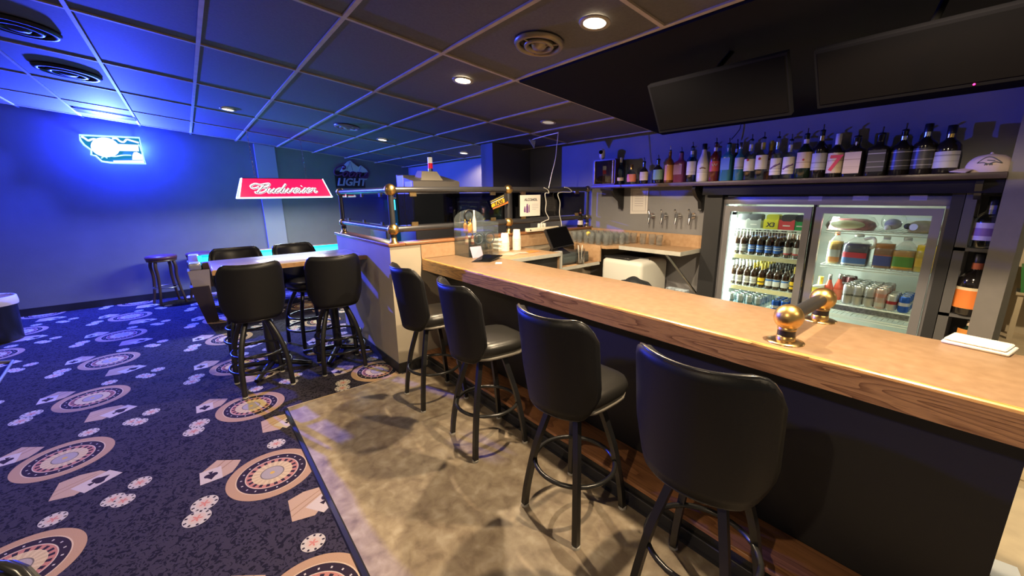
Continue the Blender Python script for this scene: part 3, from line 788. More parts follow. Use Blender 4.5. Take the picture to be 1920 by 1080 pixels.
MB().lathe([(.028, 0), (.02, .012), (.006, .02), (.0005, .03)], (bx, by, bz + .155), 12).build('signal_cap', chrome, t)
t = thing('lit_slot_screen', 'small cyan lit game screen glimpsed through the railing glass', 'machine', (-5.35, 2.20, 0))
MB().rbox(-.3, -.25, 0, .3, .25, 1.62, .02).build('cabinet', dk, t)
MB().box(.3, -.24, 1.47, .306, -.10, 1.60).build('game_screen', mat('cyan_screen', (.02, .3, .4), .3, emit=(.06, .62, .80), estr=1.6), t)
MB().box(.3, -.22, 1.20, .306, -.10, 1.30).build('lower_screen', mat('blue_screen', (.02, .1, .4), .3, emit=(.05, .22, .62), estr=1.0), t)

# ================================================================== BAR
BX1 = 0.42
t = thing('bar_counter', 'long bar with tan laminate top, oak edge and black front panel', 'bar', (PXF, 1.645, 0))
L = BX1 - PXF
MB().rbox(.012, .022, 1.030, L, .575, 1.070, .004).build('bar_top', laminate, t)
MB().prism([(0, .967), (.022, .967), (.022, 1.071), (.008, 1.0715), (.002, 1.068), (0, 1.060)], lambda u, v: (.012, u, v), lambda u, v: (L, u, v)).build('oak_edge', oak, t)
frontp = mat('bar_front_black', (.015, .0145, .015), .55, bump=.1, scale=140)
MB().box(.012, .225, 0, .13 - PXF, .345, .967).build('front_panel', frontp, t)
MB().box(.012, .022, .967, .13 - PXF, .56, 1.03).build('sub_top', frontp, t)
MB().rbox(.012, -.030, .135, .13 - PXF, .225, .160, .005).build('step_tread', oak_step, t)
MB().box(.012, -.005, 0.006, .13 - PXF, .22, .135).build('step_riser', mat('riser_black', (.02, .02, .022), .4), t)
MB().tube([(.012, -.016, .075), (.13 - PXF, -.016, .075)], .0055, 6).build('riser_trim', mat('riser_trim', (.08, .08, .09), .35, .5), t)
MB().prism([(0, 0), (.024, 0), (.006, .008), (0, .05)], lambda u, v: (.012, -.005 - u, .006 + v), lambda u, v: (.13 - PXF, -.005 - u, .006 + v)).build('kick_trim', mat('kick_trim', (.03, .03, .036), .25), t)

# waitress rail standing on the bar
ga, gb = at_z(1472, 640, 1.071), at_z(1542, 601, 1.071)
gx, gy0, gy1 = ga.x, ga.y, gb.y
t = thing('service_rail', 'short brass ball and black pipe service rail standing on the bar top', 'rail', (gx, gy0, 1.0705))
RZ = .092
for y in (0, gy1 - gy0):
    MB().lathe([(.064, 0), (.064, .003), (.046, .007), (.030, .008)], (0, y, 0), 28).build('flange', old_brass, t)
    MB().lathe([(.032, .006), (.032, .026), (.030, .027)], (0, y, 0), 22, cap=False).build('lower_collar', brass, t)
    MB().cyl((0, y, .026), (0, y, .052), .0305, 22).build('black_sleeve', black_plastic, t)
    MB().lathe([(.032, .050), (.032, .062), (.028, .064)], (0, y, 0), 22, cap=False).build('upper_collar', brass, t)
    MB().sphere((0, y, RZ + .008), .050, 24, 16).build('ball', brass, t)
MB().cyl((0, .045, RZ + .008), (0, gy1 - gy0 - .045, RZ + .008), .0265, 18).build('pipe', mat('pipe_black', (.035, .034, .034), .38, .3), t)

# ================================================================== STOOLS
def backrest(t):
    nu, nv, TH = 24, 12, .042
    A = math.radians(66)
    def zr(u):
        e = max(0, (abs(u) - .62) / .38)
        return 1.138 - .105 * e ** 2.4 - .012 * math.cos(u * PI / 2), .652 + .12 * e ** 2.2
    outer, inner = [], []
    for j in range(nv + 1):
        for i in range(nu + 1):
            u = -1 + 2 * i / nu
            z0, z1 = zr(u)[1], zr(u)[0]
            v = j / nv
            z = z0 + (z1 - z0) * v
            w = .90 + .10 * min(1, (z - .64) / .18) if z < .82 else 1.0
            a = u * A
            for lst, off in ((outer, 0), (inner, TH)):
                rx, ry = .228 * w - off * .85, .235 - off
                x, y = rx * math.sin(a) / math.sin(A) * 1.06, -.235 + off + .215 * (1 - math.cos(a))
                edge = min(1, min(v, 1 - v) * nv / 1.2, (1 - abs(u)) * nu / 2 / 1.2)
                y += (0 if off == 0 else -TH * .5 * (1 - edge))
                y -= .055 * (z - .70) / .44
                lst.append((x, y, z))
    n = nu + 1
    f = []
    N = len(outer)
    for j in range(nv):
        for i in range(nu):
            a = j * n + i
            f.append((a, a + 1, a + n + 1, a + n))
            f.append((N + a, N + a + n, N + a + n + 1, N + a + 1))
    rim = [i for i in range(n)] + [(j + 1) * n - 1 for j in range(1, nv + 1)] + [nv * n + i for i in range(nu - 1, -1, -1)] + [j * n for j in range(nv - 1, 0, -1)]
    for k in range(len(rim)):
        a, c = rim[k], rim[(k + 1) % len(rim)]
        f.append((c, a, N + a, N + c))
    o = MB().add(outer + inner, f, True).build('backrest', vinyl, t)
    path = [tuple((Vector(outer[k]) * .72 + Vector(inner[k]) * .28)) for k in rim]
    MB().tube(path, .0075, 6, closed=True).build('piping', piping, o)
    return o
def stool_legs(t, prof, half, r, seg, ring_z, ring_r, ring_mat=ring_metal):
    for sx in (-1, 1):
        for sy in (-1, 1):
            path = smooth_path([(sx * q * half[0], sy * q * half[1], z) for q, z in prof], 4)
            lg = MB().tube(path, r, seg).build('leg', black_metal, t)
            e = path[-1]
            MB().cyl((e.x, e.y, 0), (e.x, e.y, .012), r * 1.05, 8).build('glide', glide, lg)
    for z, rr in zip(ring_z, ring_r):
        MB().tube([(rr * math.cos(k * PI / 16), rr * math.sin(k * PI / 16), z) for k in range(32)], .0115, 8, closed=True).build('foot_ring', ring_mat, t)
def make_stool(label, group):
    t = thing('bar_stool', label, 'stool', (0, 0, 0), 0, group)
    backrest(t)
    MB().lathe([(.140, .664), (.172, .670), (.186, .690), (.188, .722), (.176, .746), (.132, .757), (.0005, .760)], (0, .035, 0), 28, sq=3.6, sx=1.04, sy=1.10).build('seat', vinyl_in, t)
    MB().lathe([(.130, .644), (.176, .648), (.178, .664), (.130, .666)], (0, .042, 0), 24, sq=3.6, sx=1.04, sy=1.10).build('seat_base', mat('seat_edge', (.22, .20, .17), .4), t)
    MB().box(-.09, -.09, .612, .09, .09, .642).build('swivel_plate', black_metal, t)
    stool_legs(t, [(.42, .628), (.50, .58), (.63, .48), (.76, .37), (.86, .25), (.95, .12), (1.0, .004)], (.180, .188), .0205, 4, [.285], [.205])
    return t
S0 = make_stool('black vinyl bar stool in the corner where the bar meets the beige divider', 'black stools along the bar')
S0.location = (-2.815, 1.40, .006)
S0.rotation_euler = (0, 0, math.radians(-4))
remember(S0)
dup(S0, (-2.048, 1.392, .006), math.radians(-7), 'black vinyl bar stool at the bar, second from the beige divider', 'black stools along the bar')
dup(S0, (-1.245, 1.384, .006), math.radians(2), 'black vinyl bar stool at the bar, third from the beige divider', 'black stools along the bar')
dup(S0, (-.575, 1.385, .006), math.radians(4), 'black vinyl bar stool showing largest, just below the brass service rail', 'black stools along the bar')
dup(S0, (-.625, -.478, 0), math.radians(-95), 'black bar stool whose rim peeks in at the bottom corner of the carpet', 'black stools at the tables')

def make_table_stool(label):
    t = thing('bar_stool', label, 'stool', (0, 0, 0), 0, 'black stools at the tables')
    backrest(t)
    MB().lathe([(.140, .664), (.172, .670), (.186, .690), (.188, .722), (.176, .746), (.132, .757), (.0005, .760)], (0, .035, 0), 28, sq=3.6, sx=1.04, sy=1.10).build('seat', vinyl_in, t)
    MB().lathe([(.130, .644), (.176, .648), (.178, .664), (.130, .666)], (0, .042, 0), 24, sq=3.6, sx=1.04, sy=1.10).build('seat_base', black_plastic, t)
    MB().box(-.09, -.09, .612, .09, .09, .642).build('swivel_plate', black_metal, t)
    stool_legs(t, [(.40, .628), (.52, .58), (.74, .46), (.90, .32), (.97, .18), (1.0, .004)], (.185, .185), .0215, 8, [.20, .335], [.238, .210], mat('black_ring', (.02, .02, .022), .25, .4))
    return t
T0 = make_table_stool('black stool with its back to the bar at the open end of the high-top table')
T0.location = (-4.03, .315, 0); T0.rotation_euler = (0, 0, math.radians(94))
remember(T0)
dup(T0, (-4.02, .985, 0), math.radians(84), 'black stool with its back to the bar at the divider end of the high-top table')
dup(T0, (-4.93, .335, 0), math.radians(-88), 'black stool on the pool table side of the high-top table, at its open end')
dup(T0, (-4.93, .92, 0), math.radians(-75), 'black stool on the pool table side of the high-top table, near the divider')

# backless wooden stools
def wood_stool(label, loc, rz):
    t = thing('wooden_stool', label, 'stool', loc, rz, 'backless stools by the far wall')
    wd = mat('dark_stool_wood', (.055, .030, .022), .35)
    MB().lathe([(.16, .715), (.195, .722), (.202, .745), (.195, .768), (.16, .780), (.0005, .784)], seg=28).build('seat', mat('maroon_vinyl', (.09, .03, .035), .35), t)
    MB().lathe([(.19, .690), (.192, .720), (.15, .722), (.15, .690)], seg=24, cap=False).build('apron', wd, t)
    for k in range(4):
        a = PI / 4 + k * PI / 2
        path = smooth_path([(r * math.cos(a), r * math.sin(a), z) for r, z in ((.155, .70), (.178, .60), (.165, .45), (.185, .25), (.215, .10), (.235, .0))], 4)
        MB().tube(path, [.024 - .007 * i / (len(path) - 1) for i in range(len(path))], 8).build('leg', wd, t)
    MB().tube([(.172 * math.cos(k * PI / 12), .172 * math.sin(k * PI / 12), .27) for k in range(24)], .009, 6, closed=True).build('foot_ring', steel, t)
    return t
wood_stool('round backless stool with maroon seat standing alone by the far wall', (-8.42, -.44, 0), .3)
wood_stool('round backless stool half hidden behind the pool table corner', (-8.44, .06, 0), .8)

# ================================================================== HIGH-TOP TABLE
t = thing('high_top_table', 'long high-top table with pale laminate top and wooden edge against the divider', 'table', (-4.395, .08, 0))
MB().rbox(-.330, .006, 1.032, .330, 1.262, 1.070, .003).build('table_top', mat('pale_laminate', (.52, .46, .40), .22, var=.05, scale=14), t)
MB().box(-.338, 0, 1.028, -.330, 1.266, 1.066).box(.330, 0, 1.028, .338, 1.266, 1.066).box(-.330, -.002, 1.028, .330, .006, 1.066).build('wood_edge', mat('edge_wood', (.36, .20, .09), .4, var=.2, scale=25), t)
for yy in (.36, .98):
    cl = MB().cyl((0, yy, .05), (0, yy, 1.03), .042, 14).build('column', black_metal, t)
    MB().box(-.2, yy - .03, 1.012, .2, yy + .03, 1.03).build('top_bracket', black_metal, cl)
    bs = MB()
    for k in range(4):
        a = PI / 4 + k * PI / 2 + .25
        ca, sa = math.cos(a), math.sin(a)
        bs.tube([(.03 * ca, yy + .03 * sa, .062), (.20 * ca, yy + .20 * sa, .045), (.36 * ca, yy + .36 * sa, .022)], [.030, .026, .020], 8)
    bs.build('cross_base', black_metal, cl)

# ================================================================== POOL TABLE
t = thing('pool_table', 'pool table with turquoise felt and pale silver corners under the red lamp', 'pool table', (-7.17, 1.14, 0))
PW, PL = .57, 1.24
side = mat('pool_side', (.42, .37, .38), .4, var=.06, scale=6)
felt = mat('turquoise_felt', (.0, .42, .38), .9, bump=.1, scale=300)
MB().hexa([(-PW + .10, -PL + .10, .48), (PW - .10, -PL + .10, .48), (PW - .10, PL - .10, .48), (-PW + .10, PL - .10, .48), (-PW, -PL, .74), (PW, -PL, .74), (PW, PL, .74), (-PW, PL, .74)]).build('cabinet', mat('pool_cabinet', (.055, .04, .036), .4), t)
MB().box(-PW + .06, -PL + .06, .74, PW - .06, PL - .06, .785).build('felt_bed', felt, t)
for (x0, y0, x1, y1) in ((-PW, -PL + .14, -PW + .11, -.07), (-PW, .07, -PW + .11, PL - .14), (PW - .11, -PL + .14, PW, -.07), (PW - .11, .07, PW, PL - .14), (-PW + .14, -PL, PW - .14, -PL + .11), (-PW + .14, PL - .11, PW - .14, PL)):
    r_ = MB().rbox(x0, y0, .74, x1, y1, .825, .012).build('rail', mat('rail_wood', (.10, .055, .04), .3), t)
    cx_, cy_ = (x0 + x1) / 2, (y0 + y1) / 2
    if x1 - x0 < .2:
        s_ = 1 if cx_ < 0 else -1
        e = x1 if s_ > 0 else x0
        MB().box(min(e, e + .05 * s_), y0 + .02, .785, max(e, e + .05 * s_), y1 - .02, .815).build('cushion', felt, r_)
    else:
        s_ = 1 if cy_ < 0 else -1
        e = y1 if s_ > 0 else y0
        MB().box(x0 + .02, min(e, e + .05 * s_), .785, x1 - .02, max(e, e + .05 * s_), .815).build('cushion', felt, r_)
for sx in (-1, 1):
    for sy in (-1, 1):
        MB().rbox(min(sx * PW, sx * (PW - .15)), min(sy * PL, sy * (PL - .15)), .735, max(sx * (PW + .02), sx * (PW - .13)), max(sy * (PL + .02), sy * (PL - .13)), .832, .02).build('corner_cap', mat('corner_silver', (.55, .56, .60), .25, .5), t)
        MB().hexa([(sx * PW * .80 - .07, sy * PL * .88 - .07, 0), (sx * PW * .80 + .07, sy * PL * .88 - .07, 0), (sx * PW * .80 + .07, sy * PL * .88 + .07, 0), (sx * PW * .80 - .07, sy * PL * .88 + .07, 0),
                   (sx * PW * .9 - .10, sy * PL * .94 - .10, .52), (sx * PW * .9 + .10, sy * PL * .94 - .10, .52), (sx * PW * .9 + .10, sy * PL * .94 + .10, .52), (sx * PW * .9 - .10, sy * PL * .94 + .10, .52)]).build('leg', mat('pool_cabinet', (.1, .1, .1)), t)
        MB().hexa([(sx * PW * .86 - .085, sy * PL * .92 - .085, .42), (sx * PW * .86 + .085, sy * PL * .92 - .085, .42), (sx * PW * .86 + .085, sy * PL * .92 + .085, .42), (sx * PW * .86 - .085, sy * PL * .92 + .085, .42),
                   (sx * (PW - .095) - .115, sy * (PL - .095) - .115, .735), (sx * (PW - .095) + .115, sy * (PL - .095) - .115, .735), (sx * (PW - .095) + .115, sy * (PL - .095) + .115, .735), (sx * (PW - .095) - .115, sy * (PL - .095) + .115, .735)]).build('corner_skirt', side, t)

# rubbish bin
t = thing('rubbish_bin', 'round black rubbish bin with a pale liner rim by the far wall', 'bin', (-7.46, -2.02, 0))
MB().lathe([(.20, 0), (.205, .02), (.225, .50), (.232, .52), (.215, .52), (.20, .05)], seg=28, cap=False).build('bin_body', black_plastic, t)
MB().lathe([(.238, .44), (.242, .47), (.236, .535), (.222, .545), (.205, .50), (.18, .35)], seg=28, cap=False).build('liner', mat('pink_liner', (.75, .62, .64), .5), t)

a_, b_ = at_z(-6, 722, .012), at_z(24, 677, .012)
t = thing('metal_stand', 'pale metal stand foot poking in at the edge of the carpet below the bin', 'stand', (a_.x, a_.y, 0))
dd = b_ - a_
MB().tube([(0, 0, .014), (dd.x, dd.y, .014)], .013, 8).build('foot_bar', mat('pale_metal', (.45, .45, .48), .35, .6), t)
MB().tube([(dd.x, dd.y, .014), (dd.x * 1.0 - .16, dd.y * 1.0 - .30, .014)], .013, 8).build('foot_bar', mat('pale_metal', (.45, .45, .48)), t)
MB().tube([(0, 0, .014), (-.25, -.25, .90)], .012, 8).build('post', mat('pale_metal', (.45, .45, .48)), t)

# ================================================================== WORK COUNTERS BEHIND THE BAR
pale_edge = mat('pale_counter_edge', (.46, .46, .42), .4, var=.08, scale=12)
t = thing('work_counter', 'worn laminate work counter stepping down under the cash register behind the bar', 'counter', (PXF + .013, 2.225, 0))
wx = .60
MB().rbox(0, 0, 1.040, wx, .640, 1.069, .003).build('upper_top', counter_lam, t)
MB().box(wx, 0, 1.036, wx + .006, .646, 1.070).box(wx - .014, .640, .90, wx + .006, .660, 1.070).build('pale_edge', pale_edge, t)
MB().rbox(0, .660, .885, wx, 1.240, .912, .003).build('lower_top', counter_lam, t)
MB().box(wx, .655, .880, wx + .006, 1.245, .914).build('pale_edge', pale_edge, t)
MB().box(0, .640, .885, wx - .014, .658, 1.04).build('step_panel', counter_lam, t)
MB().rbox(.24, 1.225, .912, wx + .02, 1.250, 1.085, .003).build('end_panel', counter_lam, t)
MB().box(.0, 0, .0, .02, 1.24, .885).box(.02, .62, 0, wx - .06, .64, .885).box(wx - .06, .0, 0, wx - .045, .64, 1.036).build('under_panel_and_cavity_dark', frontp, t)  # last box: black face standing in for the shade of the cavity
t = thing('glass_counter', 'high laminate counter full of drinking glasses that runs on below the beer taps', 'counter', (PXF + .013, 3.475, 0))
gc = [(0, 0), (.68, 0), (.76, .125), (1.46, .125), (1.46, .562), (0, .562)]
MB().prism(gc, lambda u, v: (u, v, 1.056), lambda u, v: (u, v, 1.088)).build('counter_top', counter_lam, t)
MB().box(.76, .119, 1.050, 1.46, .125, 1.090).box(1.46, .119, 1.050, 1.466, .562, 1.090).build('pale_edge', pale_edge, t)
MB().box(.0, .548, 1.088, 1.46, .562, 1.215).build('splash_panel', counter_lam, t)
MB().tube([(1.30, .15, 1.05), (1.44, .54, .62)], .012, 6).build('brace', steel, t)

def on(px, py, z): return at_z(px, py, z)
# register
t = thing('cash_drawer', 'dark cash drawer with a bunch of keys on the lower work counter', 'cash drawer', (-3.10, 3.17, .912))
MB().rbox(-.20, -.20, .004, .20, .20, .115, .006).build('drawer_body', mat('drawer_grey', (.045, .055, .06), .35), t)
MB().rbox(.19, -.19, .020, .212, .19, .085, .004).build('drawer_front', mat('drawer_front', (.055, .07, .075), .3), t)
MB().cyl((.21, .06, .055), (.222, .06, .055), .012, 12).build('lock', chrome, t)
MB().tube([(.226, .06, .052), (.235, .075, .03), (.232, .09, .008)], .006, 6).tube([(.226, .058, .05), (.238, .06, .02)], .005, 6).build('keys', chrome, t)
c4 = [at_x(1022, 430, -3.10), at_x(1062, 423, -3.10), at_x(1077, 458, -2.97), at_x(1037, 467, -2.97)]
o = sum(c4, Vector()) / 4
t = thing('register_monitor', 'black touch screen register tilted back on top of the cash drawer', 'monitor', (o.x, o.y, 1.027))
c4 = [p - Vector((o.x, o.y, 1.027)) for p in c4]
nn = (c4[1] - c4[0]).cross(c4[3] - c4[0]).normalized()
if nn.x > 0: nn = -nn
MB().hexa([c4[3], c4[2], c4[2] + nn * .03, c4[3] + nn * .03, c4[0], c4[1], c4[1] + nn * .03, c4[0] + nn * .03]).build('display', black_plastic, t)
inn = [c4[i].lerp(sum(c4, Vector()) / 4, .07) - nn * .0015 for i in range(4)]
MB().add(inn, [(0, 1, 2, 3)]).build('screen_face', screen, t)
MB().hexa([(-.10, -.07, 0), (.10, -.07, 0), (.10, .07, 0), (-.10, .07, 0), (-.06, -.05, .10), (.0, -.05, .05), (.0, .05, .05), (-.06, .05, .10)]).build('foot', black_plastic, t)
MB().rbox(.06, -.22, -.0, .10, -.06, .035, .004).build('card_reader', mat('reader_grey', (.45, .45, .45), .4), t)

# power strip, cables, camera
q0, q1 = at_x(987, 430, RX + .06), at_x(1045, 430, RX + .06)
t = thing('power_strip', 'white power strip with plugs lying on the divider cap', 'power strip', (RX + .06, (q0.y + q1.y) / 2, PZ + .028))
hl = (q1.y - q0.y) / 2
MB().rbox(-.025, -hl, 0, .025, hl, .040, .004).build('strip_body', mat('strip_white', (.72, .66, .52), .4), t)
for k in (-.05, -.015, .03): MB().rbox(-.014, k - .013, .038, .014, k + .013, .085, .004).build('plug', white_plastic, t)
MB().cyl((.025, -hl + .04, .02), (.029, -hl + .04, .02), .008, 8).build('switch', ink, t)
def cable(label, pts, x, r=.0045, m=white_plastic, xs=None):
    P = [at_x(px, py, x if xs is None else xs[i]) for i, (px, py) in enumerate(pts)]
    t_ = thing('cable', label, 'cable', P[0])
    MB().tube(smooth_path([p - P[0] for p in P], 6), r, 6).build('wire', m, t_)
    return t_
cable('white cable dropping from the ceiling to the pipe railing', [(1047, 246), (1044, 275), (1041, 300), (1034, 328), (1029, 353)], RX + .03)
cable('white cable hanging over the glass to the power strip plugs', [(1020, 352), (1027, 356), (1029, 362), (1022, 363), (1024, 380), (1023, 396), (1029, 410), (1022, 414), (1014, 418)], RX + .03)
cable('thin white cable hanging straight down the glass behind the register', [(1058, 351), (1066, 353), (1071, 360), (1047, 362), (1050, 380), (1049, 400), (1052, 415), (1053, 424)], RX + .042)
a = at_c(997, 258); b_ = at_c(1047, 247)
t = thing('ceiling_cable', 'white cable looped along the ceiling with a small blue tag', 'cable', (b_.x, b_.y, b_.z - .01))
MB().tube(smooth_path([Vector((0, 0, 0)), (a - b_) * .5 + Vector((0, 0, -.004)), (a - b_) + Vector((0, 0, -.02)), (a - b_) + Vector((.02, .03, -.06))], 5), .006, 6).build('wire', white_plastic, t)
w0 = a - b_
MB().add([w0 + Vector((0, -.05, -.015)), w0 + Vector((.0, .06, -.02)), w0 + Vector((.02, .02, -.12)), w0 + Vector((.004, -.05, -.015)), w0 + Vector((.004, .06, -.02)), w0 + Vector((.024, .02, -.12))], [(0, 1, 2), (5, 4, 3), (0, 3, 4, 1), (1, 4, 5, 2), (2, 5, 3, 0)]).build('tag', mat('tag_blue', (.45, .5, .75), .5), t)

# cups, foam boxes, papers
def cup_stack(label, px, py, top, n, w):
    p = on(px, py, 1.0695)
    h = at_y(px, top, p.y).z - 1.0695
    r = w / 2 * (Vector((p.x, p.y, p.z)) - EYE).length / F
    t_ = thing('cup_stack', label, 'cups', p, 0, 'stacks of white foam cups')
    prof = []
    base = h - .105
    for k in range(n):
        z = base * k / max(1, n - 1)
        MB().lathe([(r, z), (r * 1.02, z + .006), (r * .98, z + .010), (r * .76, z + .105), (.0005, z + .105)], seg=20).build('cup', mat('foam_cup', (.78, .74, .66), .6), t_)
cup_stack('tall stack of upturned white foam cups on the work counter', 969, 468, 430, 7, 16)
cup_stack('short wide stack of upturned white foam cups', 947, 470, 437, 6, 17)
p = on(938, 470, 1.0695)
for k in range(3):
    t = thing('takeout_box', ['lowest white foam takeout box of the pile beside the cups', 'middle white foam takeout box of the pile beside the cups', 'topmost white foam takeout box of the pile beside the cups'][k], 'box', (p.x - .03, p.y + .02, 1.0697 + k * .042), .15 * k, 'white foam takeout boxes')
    MB().hexa([(-.055, -.06, 0), (.055, -.06, 0), (.055, .06, 0), (-.055, .06, 0), (-.065, -.07, .024), (.065, -.07, .024), (.065, .07, .024), (-.065, .07, .024)]).build('tray', mat('foam_cup', (.78, .74, .66)), t)
    MB().hexa([(-.066, -.071, .0245), (.066, -.071, .0245), (.066, .071, .0245), (-.066, .071, .0245), (-.054, -.058, .0415), (.054, -.058, .0415), (.054, .058, .0415), (-.054, .058, .0415)]).build('lid', mat('foam_cup', (.78, .74, .66)), t)
def sheet(name, label, px, py, z, w, h, rz, m, cat='paper', th=.002):
    p_ = on(px, py, z)
    t_ = MB().rbox(-w / 2, -h / 2, 0, w / 2, h / 2, th, th * .3, 1).build(name, m, None, (p_.x, p_.y, z))
    t_.rotation_euler = (0, 0, rz)
    return tag(t_, label, cat)
sheet('menu_sheet', 'red and white menu sheet flat on the work counter', 958, 476, 1.0700, .13, .20, .5, bands('menu_red', (.55, .42, .36), [(-1, 0.001, (.6, .35, .3))], .6))
sheet('menu_sheet', 'orange flyer flat on the work counter by the register', 995, 472, 1.0705, .11, .18, .2, mat('flyer_orange', (.75, .22, .05), .6))
sheet('menu_sheet', 'white sheet with red edge lying under the cups', 976, 474, 1.0716, .10, .14, -.4, mat('flyer_pink', (.62, .40, .34), .6))
sheet('coaster_card', 'small white card lying alone on the bar top', 935, 493.5, 1.0708, .055, .09, .9, paper)
# folded tablet / bill holder
c4 = [on(884, 491, 1.074), on(908, 476.5, 1.10), on(942, 478, 1.10), on(919, 491, 1.074)]
o = sum(c4, Vector()) / 4
t = thing('tablet', 'black tablet propped at a low angle on the bar top', 'tablet', (o.x, o.y, 1.0705))
c4 = [p - Vector((o.x, o.y, 1.0705)) for p in c4]
dn = Vector((0, 0, -.010))
MB().hexa([c4[0] + dn * .3, c4[3] + dn * .3, c4[2] + dn, c4[1] + dn, c4[0], c4[3], c4[2], c4[1]]).build('casing', black_plastic, t)
inn = [p.lerp(sum(c4, Vector()) / 4, .08) + Vector((0, 0, .001)) for p in c4]
MB().add(inn, [(0, 3, 2, 1)]).build('screen_face', screen, t)
ml = (c4[1] + c4[2]) / 2
MB().box(ml.x - .05, ml.y - .02, 0, ml.x + .05, ml.y + .01, ml.z - .012).build('prop_foot', black_plastic, t)

# acrylic display with small liquor bottles
AX0, AX1, AY0, AY1 = -3.425, -3.175, 2.00, 2.35
t = thing('acrylic_display', 'clear acrylic display case with an arched back on the bar corner', 'display case', ((AX0 + AX1) / 2, (AY0 + AY1) / 2, 1.0705))
hx, hy, HZ = (AX1 - AX0) / 2, (AY1 - AY0) / 2, .345
for z in (0, .115, .225): MB().box(-hx, -hy, z, hx, hy, z + .005).build('shelf', acrylic, t)
MB().box(-hx, -hy, .005, hx, -hy + .004, HZ - .03).build('side_pane', acrylic, t)
MB().box(-hx, hy - .004, .005, hx, hy, HZ - .03).build('side_pane', acrylic, t)
arch = [(-hy, 0.005), (hy, .005), (hy, HZ - .02)] + [(hy * math.cos(a * PI / 12), HZ - .02 + .11 * math.sin(a * PI / 12)) for a in range(1, 12)] + [(-hy, HZ - .02)]
MB().prism(arch, lambda u, v: (-hx, u, v), lambda u, v: (-hx + .004, u, v)).build('arched_back', acrylic, t)
MB().box(hx - .004, -hy, .005, hx, hy, .225).build('front_pane', clear, t)
MB().tube([(-hx + .006, .055 * math.cos(k * PI / 8), HZ + .03 + .055 * math.sin(k * PI / 8)) for k in range(16)], .010, 6, closed=True).build('ring_emblem', black_plastic, t)
for yy in (-.06, .07): MB().tube([(hx + .001, yy + .05 * math.cos(k * PI / 8), .17 + .05 * math.sin(k * PI / 8)) for k in range(16)], .007, 6, closed=True, flat=Vector((1, 0, 0))).build('ring_emblem', mat('emblem_grey', (.05, .07, .09), .4), t)
p_ = [(hx + .004, -hy + .01, .10), (hx + .012, -hy + .13, .10), (hx + .05, -hy + .13, 0), (hx + .05, -hy + .01, 0)]
MB().add([Vector(q) for q in p_] + [Vector(q) + Vector((.002, 0, .001)) for q in p_], [(0, 1, 2, 3), (7, 6, 5, 4), (0, 4, 5, 1), (1, 5, 6, 2), (2, 6, 7, 3), (3, 7, 4, 0)]).build('lilac_note', mat('lilac_note', (.40, .34, .47), .8), t)

# ------------------------------------------------------------------ bottles
def g_mat(name, c, rough=.12): return mat(name, c, rough, spec=.6, coat=.4)
G_CLEAR = glass('bottle_clear', (.80, .86, .92), .12)
G_BLUE = glass('bottle_blue', (.30, .55, .85), .12)
G_DARK = g_mat('bottle_dark', (.012, .010, .010))
G_GREEN = g_mat('bottle_green', (.010, .022, .014))
G_AMBER = g_mat('bottle_amber', (.16, .055, .012))
G_RED = g_mat('bottle_red', (.12, .018, .012))
G_PURPLE = g_mat('bottle_purple', (.16, .03, .10))
G_WHITE = g_mat('bottle_white', (.62, .58, .54), .3)
G_TEAL = g_mat('bottle_teal', (.03, .14, .22))
CAPB = mat('cap_black', (.015, .015, .018), .35)
CAPW = mat('cap_white', (.7, .68, .64), .4)
CAPY = mat('cap_yellow', (.62, .48, .05), .4)
CAPG = mat('foil_gold', (.75, .50, .16), .25, 1.0)
CAPS = mat('foil_silver', (.65, .62, .60), .25, 1.0)
L_WHITE = bands('label_white', (.66, .62, .58), [(.085, .089, (.30, .26, .28)), (.098, .101, (.40, .36, .38)), (.060, .064, (.35, .32, .34))], .6)
L_CREAM = bands('label_cream', (.62, .50, .36), [(.120, .125, (.34, .24, .16)), (.070, .073, (.42, .32, .22)), (.060, .062, (.42, .32, .22))], .6)
L_GREY = bands('label_grey', (.40, .40, .44), [(.110, .118, (.20, .20, .22)), (.075, .079, (.26, .26, .28))], .5)
L_ORANGE = mat('label_orange', (.62, .25, .05), .5)
L_CORAL = mat('label_coral', (.70, .20, .12), .5)
L_GREEN = mat('label_green', (.16, .28, .19), .5)
L_DARK = bands('label_dark', (.035, .035, .04), [(.060, .064, (.30, .29, .30)), (.150, .156, (.35, .34, .35)), (.095, .100, (.22, .21, .22))], .4)
L_PURP = mat('label_purple', (.30, .14, .34), .5)
L_RED = mat('label_red', (.45, .06, .04), .5)
L_BLUE = mat('label_blue', (.10, .20, .50), .5)
SHAPES = {'tall': [(.92, 0), (1, .015), (1, .56), (.96, .61), (.62, .68), (.36, .73), (.33, .78), (.33, .93)],
          'round': [(.9, 0), (1, .03), (1, .50), (.94, .58), (.70, .66), (.40, .71), (.34, .75), (.33, .92)],
          'short': [(.85, 0), (.95, .03), (1, .25), (.95, .50), (.65, .60), (.34, .66), (.32, .72), (.32, .88)],
          'taper': [(.88, 0), (.96, .02), (1, .10), (1, .42), (.92, .52), (.60, .66), (.42, .76), (.36, .84), (.36, .93)],
          'square': [(.98, 0), (1, .015), (1, .60), (.94, .64), (.50, .69), (.38, .73), (.36, .78), (.36, .92)]}
